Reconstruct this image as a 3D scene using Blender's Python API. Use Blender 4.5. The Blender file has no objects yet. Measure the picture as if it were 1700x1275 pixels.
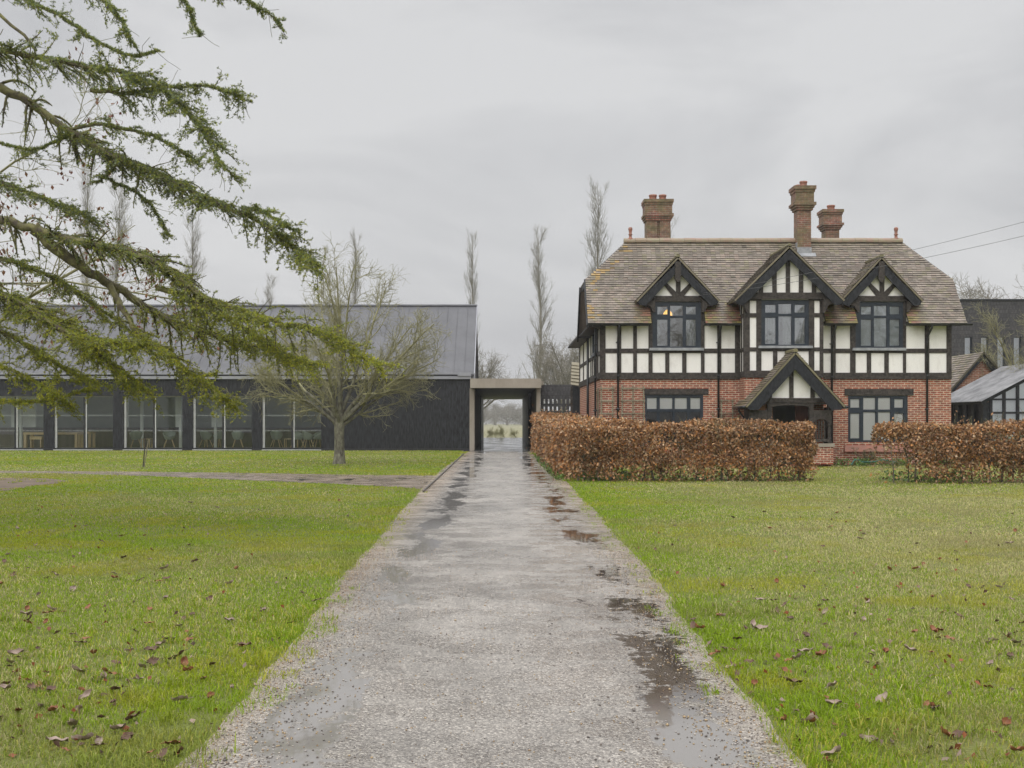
import bpy, math, random
import numpy as np

# ------------------------------------------------------------------ camera, light, exposure
scene = bpy.context.scene
F, CX, CY, H = 1800.0, 832.0, 700.0, 1.5          # focal length in photo pixels, vanishing point, eye height
cam_data = bpy.data.cameras.new("camera")
cam = bpy.data.objects.new("camera", cam_data)
scene.collection.objects.link(cam)
cam.location = (0, 0, H)
cam.rotation_euler = (math.pi / 2, 0, 0)
cam_data.sensor_width = 36.0
cam_data.lens = F / 1700.0 * 36.0
cam_data.shift_x = (850 - CX) / 1700.0
cam_data.shift_y = (CY - 637.5) / 1700.0
cam_data.clip_start = 0.05
cam_data.clip_end = 5000
scene.camera = cam

SUN_EL, SUN_AZ = math.radians(46), math.radians(205)   # high, behind the camera and to the left
world = bpy.data.worlds.new("World")
scene.world = world
world.use_nodes = True
wn = world.node_tree.nodes; wl = world.node_tree.links
wn.clear()
w_out = wn.new("ShaderNodeOutputWorld")
w_bg = wn.new("ShaderNodeBackground"); w_bg.inputs["Strength"].default_value = 0.1
w_sky = wn.new("ShaderNodeTexSky"); w_sky.sky_type = 'NISHITA'; w_sky.sun_disc = False
w_sky.sun_elevation = SUN_EL; w_sky.sun_rotation = SUN_AZ
w_sky.air_density = 1.5; w_sky.dust_density = 4.0
w_tc = wn.new("ShaderNodeTexCoord")
w_sep = wn.new("ShaderNodeSeparateXYZ"); wl.new(w_tc.outputs["Generated"], w_sep.inputs[0])
w_map = wn.new("ShaderNodeMapping"); w_map.inputs["Scale"].default_value = (1.3, 1.3, 3.2)
wl.new(w_tc.outputs["Generated"], w_map.inputs["Vector"])
w_noise = wn.new("ShaderNodeTexNoise"); w_noise.inputs["Scale"].default_value = 1.7
w_noise.inputs["Detail"].default_value = 5; w_noise.inputs["Roughness"].default_value = 0.55
w_noise.inputs["Distortion"].default_value = 0.5
wl.new(w_map.outputs[0], w_noise.inputs["Vector"])
w_cr = wn.new("ShaderNodeValToRGB")
w_cr.color_ramp.elements[0].position = 0.30; w_cr.color_ramp.elements[0].color = (4.0, 4.04, 4.2, 1)
w_cr.color_ramp.elements[1].position = 0.58; w_cr.color_ramp.elements[1].color = (5.75, 5.76, 5.82, 1)
wl.new(w_noise.outputs["Fac"], w_cr.inputs[0])
# overcast dome: pale at the horizon, brighter overhead
w_z = wn.new("ShaderNodeMapRange"); w_z.inputs[1].default_value = 0.36; w_z.inputs[2].default_value = 1.0
w_z.inputs[3].default_value = 1.0; w_z.inputs[4].default_value = 3.3; w_z.interpolation_type = 'SMOOTHSTEP'
wl.new(w_sep.outputs[2], w_z.inputs[0])
w_mul = wn.new("ShaderNodeVectorMath"); w_mul.operation = 'SCALE'
wl.new(w_cr.outputs[0], w_mul.inputs[0]); wl.new(w_z.outputs[0], w_mul.inputs["Scale"])
w_mix = wn.new("ShaderNodeMix"); w_mix.data_type = 'RGBA'; w_mix.inputs[0].default_value = 0.96
wl.new(w_sky.outputs[0], w_mix.inputs[6]); wl.new(w_mul.outputs[0], w_mix.inputs[7])
wl.new(w_mix.outputs[2], w_bg.inputs["Color"])
wl.new(w_bg.outputs[0], w_out.inputs[0])

sun_data = bpy.data.lights.new("sun", 'SUN')
sun_data.energy = 1.5; sun_data.angle = math.radians(70); sun_data.color = (1.0, 0.97, 0.93)
sun = bpy.data.objects.new("sun", sun_data)
scene.collection.objects.link(sun)
sun.location = (-10, -20, 40)
sun.rotation_euler = (math.radians(90) - SUN_EL, 0, math.radians(-25))

scene.view_settings.view_transform = 'Standard'
scene.view_settings.look = 'None'
scene.view_settings.exposure = 0.28
scene.view_settings.gamma = 1.0
scene.cycles.max_bounces = 8
scene.cycles.transparent_max_bounces = 16
scene.cycles.volume_bounces = 0
scene.cycles.caustics_reflective = False
scene.cycles.caustics_refractive = False
scene.cycles.use_denoising = True
scene.cycles.denoising_prefilter = 'ACCURATE'

# ------------------------------------------------------------------ helpers
COL = scene.collection
R = np.random.default_rng(7)
random.seed(5)


def at(px, py, Y):
    return ((px - CX) / F * Y, Y, H - (py - CY) / F * Y)


def X_(px, Y):
    return (px - CX) / F * Y


def Z_(py, Y):
    return H - (py - CY) / F * Y


def gnd(px, py):
    Y = F * H / (py - CY)
    return ((px - CX) / F * Y, Y)


def tag(o, label=None, cat=None, group=None, kind=None):
    if label: o["label"] = label
    if cat: o["category"] = cat
    if group: o["group"] = group
    if kind: o["kind"] = kind
    return o


def thing(name, label, cat, loc=(0, 0, 0), group=None):
    o = bpy.data.objects.new(name, None)
    o.empty_display_size = 0.2
    o.location = loc
    COL.objects.link(o)
    return tag(o, label, cat, group)


def link_mesh(me, name, parent=None):
    o = bpy.data.objects.new(name, me)
    COL.objects.link(o)
    if parent is not None:
        o.parent = parent
        s = np.zeros(3); q = parent
        while q is not None:
            s += np.array(q.location); q = q.parent
        o.location = tuple(-s)
    return o


def copy_tree(src, parent=None):
    c = src.copy(); COL.objects.link(c)
    if parent is not None: c.parent = parent
    for ch in list(src.children):
        copy_tree(ch, c)
    return c


class MB:
    """collects shapes and links them as one mesh object"""
    def __init__(s):
        s.v = []; s.f = []; s.t = []; s.m = []

    def add(s, pts, faces, tint=(1, 1, 1), mi=0):
        n = len(s.v); s.v.extend([tuple(p) for p in pts])
        for f in faces:
            s.f.append(tuple(n + i for i in f)); s.t.append(tint); s.m.append(mi)
        return s

    def box(s, x0, x1, y0, y1, z0, z1, tint=(1, 1, 1), mi=0):
        p = [(x0, y0, z0), (x1, y0, z0), (x1, y1, z0), (x0, y1, z0), (x0, y0, z1), (x1, y0, z1), (x1, y1, z1), (x0, y1, z1)]
        return s.add(p, [(0, 3, 2, 1), (4, 5, 6, 7), (0, 1, 5, 4), (1, 2, 6, 5), (2, 3, 7, 6), (3, 0, 4, 7)], tint, mi)

    def pbox(s, px0, px1, py0, py1, Y, y0, y1, tint=(1, 1, 1), mi=0):
        """box whose face, measured in the plane at distance Y, covers a photo rectangle"""
        return s.box(X_(px0, Y), X_(px1, Y), y0, y1, Z_(py1, Y), Z_(py0, Y), tint, mi)

    def prism(s, xz, y0, y1, tint=(1, 1, 1), mi=0):
        n = len(xz)
        a = sum(xz[i][0] * xz[(i + 1) % n][1] - xz[(i + 1) % n][0] * xz[i][1] for i in range(n))
        if a < 0: xz = xz[::-1]
        p = [(x, y0, z) for x, z in xz] + [(x, y1, z) for x, z in xz]
        fs = [tuple(range(n)), tuple(range(2 * n - 1, n - 1, -1))]
        for i in range(n):
            j = (i + 1) % n
            fs.append((i, n + i, n + j, j))
        return s.add(p, fs, tint, mi)

    def pprism(s, pxs, Y, y0, y1, tint=(1, 1, 1), mi=0):
        return s.prism([(X_(a, Y), Z_(b, Y)) for a, b in pxs], y0, y1, tint, mi)

    def slab(s, a, b, c, d, th, tint=(1, 1, 1), mi=0):
        """quad a b c d extruded by th against its normal"""
        A, B, C, D = map(np.array, (a, b, c, d))
        n = np.cross(B - A, D - A); n = n / np.linalg.norm(n)
        p = [A, B, C, D] + [q - n * th for q in (A, B, C, D)]
        return s.add([tuple(q) for q in p], [(0, 1, 2, 3), (7, 6, 5, 4), (0, 4, 5, 1), (1, 5, 6, 2), (2, 6, 7, 3), (3, 7, 4, 0)], tint, mi)

    def tube(s, pts, rad, k=8, tint=(1, 1, 1), caps=True):
        P = np.array(pts, float)
        Rr = np.full(len(P), rad) if np.isscalar(rad) else np.array(rad, float)
        V, Q = tube_batch(P[None], Rr[None], k)
        n = len(s.v); s.v.extend(map(tuple, V))
        for q in Q:
            s.f.append(tuple(n + q)); s.t.append(tint); s.m.append(0)
        if caps:
            s.f.append(tuple(n + i for i in range(k))[::-1]); s.t.append(tint); s.m.append(0)
            s.f.append(tuple(n + (len(P) - 1) * k + i for i in range(k))); s.t.append(tint); s.m.append(0)
        return s

    def lathe(s, cx, cy, prof, k=16, tint=(1, 1, 1)):
        n = len(s.v)
        for r, z in prof:
            for i in range(k):
                a = 2 * math.pi * i / k
                s.v.append((cx + r * math.cos(a), cy + r * math.sin(a), z))
        for j in range(len(prof) - 1):
            for i in range(k):
                i2 = (i + 1) % k
                s.f.append((n + j * k + i, n + j * k + i2, n + (j + 1) * k + i2, n + (j + 1) * k + i)); s.t.append(tint); s.m.append(0)
        s.f.append(tuple(n + i for i in range(k))[::-1]); s.t.append(tint); s.m.append(0)
        s.f.append(tuple(n + (len(prof) - 1) * k + i for i in range(k))); s.t.append(tint); s.m.append(0)
        return s

    def build(s, name, mat, parent=None, smooth=False):
        me = bpy.data.meshes.new(name)
        me.from_pydata(s.v, [], s.f)
        V = np.array(s.v)
        uv = me.uv_layers.new(name="UVMap")
        L = np.empty(len(me.loops), np.int32); me.loops.foreach_get("vertex_index", L)
        ln = np.empty(len(me.polygons), np.int32); me.polygons.foreach_get("loop_total", ln)
        no = np.empty(len(me.polygons) * 3, np.float32); me.polygons.foreach_get("normal", no)
        no = np.abs(no.reshape(-1, 3))
        ax = np.repeat(np.argmax(no, axis=1), ln)
        c = V[L]
        u = np.where(ax == 0, c[:, 1], c[:, 0]); w = np.where(ax == 2, c[:, 1], c[:, 2])
        uv.data.foreach_set("uv", np.stack([u, w], 1).astype(np.float32).ravel())
        at_ = me.attributes.new("tint", 'FLOAT_COLOR', 'CORNER')
        tt = np.repeat(np.array([tuple(t) + (1.0,) for t in s.t], np.float32), ln, axis=0)
        at_.data.foreach_set("color", tt.ravel())
        for m_ in (mat if isinstance(mat, (list, tuple)) else [mat]): me.materials.append(m_)
        if any(s.m): me.polygons.foreach_set("material_index", np.array(s.m, np.int32))
        if smooth: me.polygons.foreach_set("use_smooth", np.ones(len(s.f), bool))
        return link_mesh(me, name, parent)


def tube_batch(P, Rr, k):
    T, n, _ = P.shape
    tan = np.gradient(P, axis=1)
    tan /= np.linalg.norm(tan, axis=2, keepdims=True) + 1e-9
    ref = np.zeros_like(tan); ref[..., 2] = 1
    par = np.abs(tan[:, :1, 2]).mean(axis=1) > 0.8
    ref[par] = (1, 0, 0)
    U = np.cross(tan, ref); U /= np.linalg.norm(U, axis=2, keepdims=True) + 1e-9
    W = np.cross(tan, U)
    a = np.arange(k) * 2 * np.pi / k
    ring = P[:, :, None, :] + Rr[:, :, None, None] * (np.cos(a)[None, None, :, None] * U[:, :, None, :] + np.sin(a)[None, None, :, None] * W[:, :, None, :])
    V = ring.reshape(-1, 3)
    i = np.arange(k); j = (i + 1) % k
    base = (np.arange(T)[:, None] * n + np.arange(n - 1)[None, :]) * k
    q = np.stack([base[..., None] + i, base[..., None] + j, base[..., None] + k + j, base[..., None] + k + i], -1)
    return V, q.reshape(-1, 4)


def np_mesh(name, V, faces, mat, parent=None, col=None, smooth=False):
    """V (N,3); faces (M,k); col (M,3) per face"""
    me = bpy.data.meshes.new(name)
    M, k = faces.shape
    me.vertices.add(len(V)); me.vertices.foreach_set("co", np.asarray(V, np.float32).ravel())
    me.loops.add(M * k); me.loops.foreach_set("vertex_index", faces.astype(np.int32).ravel())
    me.polygons.add(M); me.polygons.foreach_set("loop_start", np.arange(0, M * k, k, dtype=np.int32))
    try: me.polygons.foreach_set("loop_total", np.full(M, k, np.int32))
    except Exception: pass
    me.update(calc_edges=True)
    if col is not None:
        at_ = me.attributes.new("tint", 'FLOAT_COLOR', 'CORNER')
        c = np.repeat(np.concatenate([col, np.ones((M, 1))], 1).astype(np.float32), k, axis=0)
        at_.data.foreach_set("color", c.ravel())
    if smooth: me.polygons.foreach_set("use_smooth", np.ones(M, bool))
    me.materials.append(mat)
    return link_mesh(me, name, parent)


def merge(parts):
    vs, fs, n = [], [], 0
    for V, Q in parts:
        vs.append(V); fs.append(Q + n); n += len(V)
    return np.concatenate(vs), np.concatenate(fs)


_lat = R.random((64, 64))


def vnoise(x, y, s):
    x = np.asarray(x) / s + 1000; y = np.asarray(y) / s + 1000
    i = np.floor(x).astype(int); j = np.floor(y).astype(int)
    u = x - i; v = y - j; u = u * u * (3 - 2 * u); v = v * v * (3 - 2 * v)
    g = lambda a, b: _lat[a % 64, b % 64]
    return (g(i, j) * (1 - u) + g(i + 1, j) * u) * (1 - v) + (g(i, j + 1) * (1 - u) + g(i + 1, j + 1) * u) * v


# ------------------------------------------------------------------ materials
def new_mat(name):
    m = bpy.data.materials.new(name); m.use_nodes = True
    nt = m.node_tree
    return m, nt, nt.nodes["Principled BSDF"]


def rgb(c): return (c[0], c[1], c[2], 1)


def noisy(name, c1, c2, scale=3.0, rough=0.6, stretch=(1, 1, 1), bump=0.0, detail=6, tint=False, spec=0.5, fine=None, lo=0.35, hi=0.65, rough2=None):
    m, nt, b = new_mat(name)
    N, L = nt.nodes, nt.links
    tc = N.new("ShaderNodeTexCoord"); mp = N.new("ShaderNodeMapping"); mp.inputs["Scale"].default_value = stretch
    L.new(tc.outputs["Object"], mp.inputs[0])
    no = N.new("ShaderNodeTexNoise"); no.inputs["Scale"].default_value = scale; no.inputs["Detail"].default_value = detail
    no.inputs["Roughness"].default_value = 0.62
    L.new(mp.outputs[0], no.inputs["Vector"])
    cr = N.new("ShaderNodeValToRGB")
    cr.color_ramp.elements[0].position = lo; cr.color_ramp.elements[0].color = rgb(c1)
    cr.color_ramp.elements[1].position = hi; cr.color_ramp.elements[1].color = rgb(c2)
    L.new(no.outputs["Fac"], cr.inputs[0])
    out = cr.outputs[0]
    if tint:
        a = N.new("ShaderNodeAttribute"); a.attribute_name = "tint"
        mx = N.new("ShaderNodeMix"); mx.data_type = 'RGBA'; mx.blend_type = 'MULTIPLY'; mx.inputs[0].default_value = 1
        L.new(out, mx.inputs[6]); L.new(a.outputs["Color"], mx.inputs[7]); out = mx.outputs[2]
    L.new(out, b.inputs["Base Color"])
    b.inputs["Roughness"].default_value = rough
    b.inputs["Specular IOR Level"].default_value = spec
    if rough2 is not None:
        mr = N.new("ShaderNodeMapRange"); mr.inputs[1].default_value = 0.35; mr.inputs[2].default_value = 0.65
        mr.inputs[3].default_value = rough; mr.inputs[4].default_value = rough2
        L.new(no.outputs["Fac"], mr.inputs[0]); L.new(mr.outputs[0], b.inputs["Roughness"])
    if bump:
        n2 = N.new("ShaderNodeTexNoise"); n2.inputs["Scale"].default_value = fine or scale * 4; n2.inputs["Detail"].default_value = 5
        L.new(mp.outputs[0], n2.inputs["Vector"])
        bp = N.new("ShaderNodeBump"); bp.inputs["Strength"].default_value = bump; bp.inputs["Distance"].default_value = 0.02
        L.new(n2.outputs["Fac"], bp.inputs["Height"]); L.new(bp.outputs[0], b.inputs["Normal"])
    return m


def tinted(name, rough=0.6, spec=0.4, translucent=0.0):
    m, nt, b = new_mat(name)
    a = nt.nodes.new("ShaderNodeAttribute"); a.attribute_name = "tint"
    nt.links.new(a.outputs["Color"], b.inputs["Base Color"])
    b.inputs["Roughness"].default_value = rough; b.inputs["Specular IOR Level"].default_value = spec
    if translucent:
        t = nt.nodes.new("ShaderNodeBsdfTranslucent"); nt.links.new(a.outputs["Color"], t.inputs[0])
        mx = nt.nodes.new("ShaderNodeMixShader"); mx.inputs[0].default_value = translucent
        nt.links.new(b.outputs[0], mx.inputs[1]); nt.links.new(t.outputs[0], mx.inputs[2])
        nt.links.new(mx.outputs[0], nt.nodes["Material Output"].inputs[0])
    return m


def brick_mat(name, c1, c2, mortar, bw=0.225, rh=0.075, ms=0.011, stain=(0.10, 0.075, 0.05), stain_lo=0.62, stain_hi=0.8, rough=0.7):
    m, nt, b = new_mat(name)
    N, L = nt.nodes, nt.links
    uv = N.new("ShaderNodeUVMap"); uv.uv_map = "UVMap"
    br = N.new("ShaderNodeTexBrick")
    br.inputs["Scale"].default_value = 1.0; br.inputs["Brick Width"].default_value = bw; br.inputs["Row Height"].default_value = rh
    br.inputs["Mortar Size"].default_value = ms; br.inputs["Mortar Smooth"].default_value = 0.2; br.inputs["Bias"].default_value = -0.1
    br.inputs["Color1"].default_value = rgb(c1); br.inputs["Color2"].default_value = rgb(c2); br.inputs["Mortar"].default_value = rgb(mortar)
    L.new(uv.outputs[0], br.inputs["Vector"])
    no = N.new("ShaderNodeTexNoise"); no.inputs["Scale"].default_value = 1.3; no.inputs["Detail"].default_value = 8; no.inputs["Roughness"].default_value = 0.7
    L.new(uv.outputs[0], no.inputs["Vector"])
    cr = N.new("ShaderNodeValToRGB"); cr.color_ramp.elements[0].position = stain_lo; cr.color_ramp.elements[0].color = (0, 0, 0, 1)
    cr.color_ramp.elements[1].position = stain_hi; cr.color_ramp.elements[1].color = (0.8, 0.8, 0.8, 1)
    L.new(no.outputs["Fac"], cr.inputs[0])
    mx = N.new("ShaderNodeMix"); mx.data_type = 'RGBA'; L.new(cr.outputs[0], mx.inputs[0]); L.new(br.outputs["Color"], mx.inputs[6])
    mx.inputs[7].default_value = rgb(stain)
    n2 = N.new("ShaderNodeTexNoise"); n2.inputs["Scale"].default_value = 7; n2.inputs["Detail"].default_value = 4
    L.new(uv.outputs[0], n2.inputs["Vector"])
    m2 = N.new("ShaderNodeMapRange"); m2.inputs[1].default_value = 0.3; m2.inputs[2].default_value = 0.7; m2.inputs[3].default_value = 0.65; m2.inputs[4].default_value = 1.3
    L.new(n2.outputs["Fac"], m2.inputs[0])
    sc = N.new("ShaderNodeVectorMath"); sc.operation = 'SCALE'; L.new(mx.outputs[2], sc.inputs[0]); L.new(m2.outputs[0], sc.inputs["Scale"])
    L.new(sc.outputs[0], b.inputs["Base Color"])
    bp = N.new("ShaderNodeBump"); bp.inputs["Strength"].default_value = 0.5; bp.inputs["Distance"].default_value = 0.01; bp.invert = True
    L.new(br.outputs["Fac"], bp.inputs["Height"]); L.new(bp.outputs[0], b.inputs["Normal"])
    b.inputs["Roughness"].default_value = rough
    return m


def glass_mat(name, refl=0.16, tintc=(0.9, 0.95, 0.95), wav=0.0):
    m, nt, b = new_mat(name)
    N, L = nt.nodes, nt.links
    N.remove(b)
    tr = N.new("ShaderNodeBsdfTransparent"); tr.inputs[0].default_value = rgb(tintc)
    gl = N.new("ShaderNodeBsdfGlossy"); gl.inputs["Roughness"].default_value = 0.01; gl.inputs[0].default_value = (0.95, 0.97, 1, 1)
    fr = N.new("ShaderNodeFresnel"); fr.inputs[0].default_value = 1.5
    ad = N.new("ShaderNodeMath"); ad.operation = 'ADD'; ad.use_clamp = True; ad.inputs[1].default_value = refl
    L.new(fr.outputs[0], ad.inputs[0])
    mx = N.new("ShaderNodeMixShader"); L.new(ad.outputs[0], mx.inputs[0]); L.new(tr.outputs[0], mx.inputs[1]); L.new(gl.outputs[0], mx.inputs[2])
    L.new(mx.outputs[0], N["Material Output"].inputs[0])
    if wav:
        tc = N.new("ShaderNodeTexCoord"); no = N.new("ShaderNodeTexNoise"); no.inputs["Scale"].default_value = 3
        L.new(tc.outputs["Object"], no.inputs["Vector"])
        bp = N.new("ShaderNodeBump"); bp.inputs["Strength"].default_value = wav; bp.inputs["Distance"].default_value = 0.01
        L.new(no.outputs["Fac"], bp.inputs["Height"]); L.new(bp.outputs[0], gl.inputs["Normal"])
    return m


M = {}
M["brick"] = brick_mat("red brick", (0.34, 0.095, 0.048), (0.22, 0.052, 0.034), (0.50, 0.40, 0.30), ms=0.013)
M["brick_chim"] = brick_mat("chimney brick", (0.27, 0.10, 0.068), (0.15, 0.06, 0.05), (0.27, 0.22, 0.17), stain=(0.13, 0.12, 0.05), stain_lo=0.40, stain_hi=0.60)
M["brick_orange"] = brick_mat("orange brick", (0.34, 0.14, 0.075), (0.24, 0.09, 0.055), (0.42, 0.34, 0.27))
M["plaster"] = noisy("limewashed plaster", (0.72, 0.69, 0.66), (0.87, 0.85, 0.82), 2.2, 0.8, (1.6, 1.6, 0.7), 0.2, fine=9, detail=9, lo=.25, hi=.5)
M["timber"] = noisy("weathered black timber", (0.018, 0.0145, 0.0125), (0.075, 0.063, 0.054), 3.0, 0.65, (4, 4, 4), 0.5, fine=14, spec=0.35)
M["blackwood"] = noisy("black painted boards", (0.008, 0.009, 0.011), (0.034, 0.036, 0.041), 5, 0.5, (3, 3, 1.2), 0.4, fine=20, spec=0.25)
M["frame"] = noisy("blue black window paint", (0.012, 0.018, 0.028), (0.026, 0.036, 0.050), 6, 0.35, bump=0.06)
M["lead"] = noisy("lead sheet", (0.22, 0.23, 0.245), (0.36, 0.37, 0.385), 5, 0.45, bump=0.15)
M["iron"] = noisy("black iron", (0.010, 0.011, 0.013), (0.030, 0.031, 0.034), 9, 0.35, bump=0.1)
M["tile"] = noisy("clay roof tile", (0.78, 0.76, 0.74), (1.08, 1.06, 1.05), 2.3, 0.5, bump=0.35, fine=40, tint=True, spec=0.5)
M["ridge"] = noisy("ridge tile clay", (0.30, 0.19, 0.145), (0.26, 0.24, 0.15), 4, 0.55, bump=0.3, fine=25)
M["terracotta"] = noisy("terracotta", (0.33, 0.13, 0.085), (0.22, 0.115, 0.085), 9, 0.6, bump=0.2)
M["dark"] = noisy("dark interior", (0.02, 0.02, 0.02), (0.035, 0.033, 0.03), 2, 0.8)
M["blind"] = noisy("white blind", (0.90, 0.91, 0.90), (0.94, 0.95, 0.94), 1.5, 0.8)
M["voile"] = noisy("grey voile curtain", (0.22, 0.235, 0.24), (0.34, 0.355, 0.36), 3, 0.8, (1, 1, .3))
M["paleblind"] = noisy("pale blue blind", (0.52, 0.56, 0.60), (0.60, 0.64, 0.68), 1.2, 0.7)
M["glass"] = glass_mat("old window glass", 0.30, wav=0.25)
M["lowglass"] = glass_mat("ground floor glass", 0.0, (1, 1, 1), wav=0.2)
def marking_mat():
    m, nt, b = new_mat("frosted glass dots"); N, L = nt.nodes, nt.links
    b.inputs["Base Color"].default_value = (.42, .45, .44, 1); b.inputs["Roughness"].default_value = .6
    uv = N.new("ShaderNodeUVMap"); sp = N.new("ShaderNodeSeparateXYZ"); L.new(uv.outputs[0], sp.inputs[0])
    a = N.new("ShaderNodeMath"); a.operation = 'MULTIPLY'; a.inputs[1].default_value = 1 / .07; L.new(sp.outputs[0], a.inputs[0])
    f = N.new("ShaderNodeMath"); f.operation = 'FRACT'; L.new(a.outputs[0], f.inputs[0])
    g = N.new("ShaderNodeMath"); g.operation = 'GREATER_THAN'; g.inputs[1].default_value = .72; L.new(f.outputs[0], g.inputs[0])
    t = N.new("ShaderNodeBsdfTransparent"); mx = N.new("ShaderNodeMixShader")
    L.new(g.outputs[0], mx.inputs[0]); L.new(t.outputs[0], mx.inputs[1]); L.new(b.outputs[0], mx.inputs[2]); L.new(mx.outputs[0], N["Material Output"].inputs[0])
    return m
M["marking"] = marking_mat()
M["bigglass"] = glass_mat("plate glass", 0.015, (0.93, 0.97, 0.95))
M["zinc"] = noisy("grey zinc roof", (0.082, 0.083, 0.090), (0.108, 0.109, 0.118), 0.55, 0.55, (1, 1, 1), 0.06, rough2=0.46, fine=3, spec=0.4)
M["zincedge"] = noisy("zinc flashing", (0.24, 0.245, 0.275), (0.30, 0.305, 0.335), 2, 0.4, bump=0.05)
M["silver"] = noisy("silver aluminium trim", (0.50, 0.51, 0.51), (0.60, 0.61, 0.60), 3, 0.35, bump=0.02)
M["blackclad"] = noisy("black cladding", (0.002, 0.002, 0.003), (0.034, 0.036, 0.042), 3.2, 0.45, (4.5, 4.5, .8), 0.6, fine=5, spec=0.3)
M["concrete"] = noisy("buff concrete", (0.25, 0.215, 0.175), (0.34, 0.30, 0.25), 1.2, 0.65, (1, 1, .45), 0.15, fine=30, detail=8)
M["white"] = noisy("white interior paint", (0.80, 0.82, 0.80), (0.86, 0.88, 0.86), 1, 0.7)
M["inner"] = noisy("grey green interior wall", (0.34, 0.37, 0.35), (0.45, 0.48, 0.45), 0.5, 0.8)
M["innerlow"] = noisy("tan panelling", (0.15, 0.135, 0.11), (0.22, 0.195, 0.16), 1.5, 0.7, (3, 3, .3))
M["floorin"] = noisy("interior floor", (0.40, 0.40, 0.34), (0.48, 0.47, 0.40), 1, 0.4)
M["oakwood"] = noisy("pale oak", (0.62, 0.45, 0.26), (0.74, 0.56, 0.34), 6, 0.5, (1, 1, 6), bump=0.05)
M["orangewood"] = noisy("orange pine", (0.46, 0.21, 0.06), (0.58, 0.29, 0.10), 5, 0.5, (4, 4, 1), bump=0.05)
M["shell"] = noisy("grey green chair shell", (0.30, 0.335, 0.29), (0.36, 0.395, 0.345), 3, 0.5)
M["trellis"] = noisy("weathered trellis wood", (0.15, 0.13, 0.085), (0.28, 0.25, 0.18), 6, 0.75, (5, 5, 2), 0.2)
M["slate"] = brick_mat("dark hung tile", (0.060, 0.056, 0.060), (0.035, 0.033, 0.038), (0.015, 0.015, 0.016), bw=0.17, rh=0.24, ms=0.012, stain=(0.095, 0.08, 0.07), rough=0.5)
M["corr"] = noisy("corrugated sheet", (0.09, 0.09, 0.095), (0.24, 0.24, 0.245), 1.6, 0.4, bump=0.05, spec=0.6)
M["door"] = noisy("dark red door", (0.09, 0.03, 0.02), (0.13, 0.045, 0.03), 4, 0.5, (4, 4, 1))
M["bark"] = noisy("lichened bark", (0.055, 0.046, 0.032), (0.23, 0.225, 0.165), 10, 0.8, (1, 1, .5), 0.8, fine=22, detail=9)
M["twig"] = noisy("olive twigs", (0.20, 0.19, 0.095), (0.32, 0.305, 0.165), 4, 0.75, bump=0.1)
M["greybark"] = noisy("grey winter bark", (0.17, 0.155, 0.12), (0.28, 0.26, 0.21), 1.2, 0.85, bump=0.1)
M["paletwig"] = noisy("pale winter twigs", (0.21, 0.20, 0.165), (0.31, 0.295, 0.25), 0.8, 0.85, bump=0.1)
M["cedarbark"] = noisy("mossy cedar bark", (0.075, 0.060, 0.042), (0.20, 0.19, 0.075), 5, 0.85, (1, 1, 1), 0.9, fine=20, detail=9, lo=0.4, hi=0.6)
M["needles"] = tinted("cedar needles", 0.6, 0.25, 0.4)
M["hedgeleaf"] = tinted("dry beech leaf", 0.5, 0.35, 0.2)
M["grass"] = tinted("grass blade", 0.55, 0.15, 0.35)
M["leafgreen"] = tinted("green leaf", 0.45, 0.4, 0.2)
M["hose"] = noisy("green hose", (0.02, 0.12, 0.09), (0.04, 0.17, 0.13), 5, 0.4)
M["cable"] = noisy("grey cable", (0.10, 0.10, 0.105), (0.14, 0.14, 0.145), 3, 0.5)
M["edging"] = noisy("steel edging", (0.05, 0.045, 0.04), (0.11, 0.10, 0.09), 5, 0.4, bump=0.1)

lampm, nt, b = new_mat("lit lamp shade")
b.inputs["Base Color"].default_value = (0.8, 0.45, 0.1, 1)
b.inputs["Emission Color"].default_value = (1.0, 0.52, 0.10, 1); b.inputs["Emission Strength"].default_value = 1.6


def leaf_mat(name, c1, c2):
    return noisy(name, c1, c2, 18, 0.5, bump=0.3, fine=60, spec=0.4)


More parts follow.
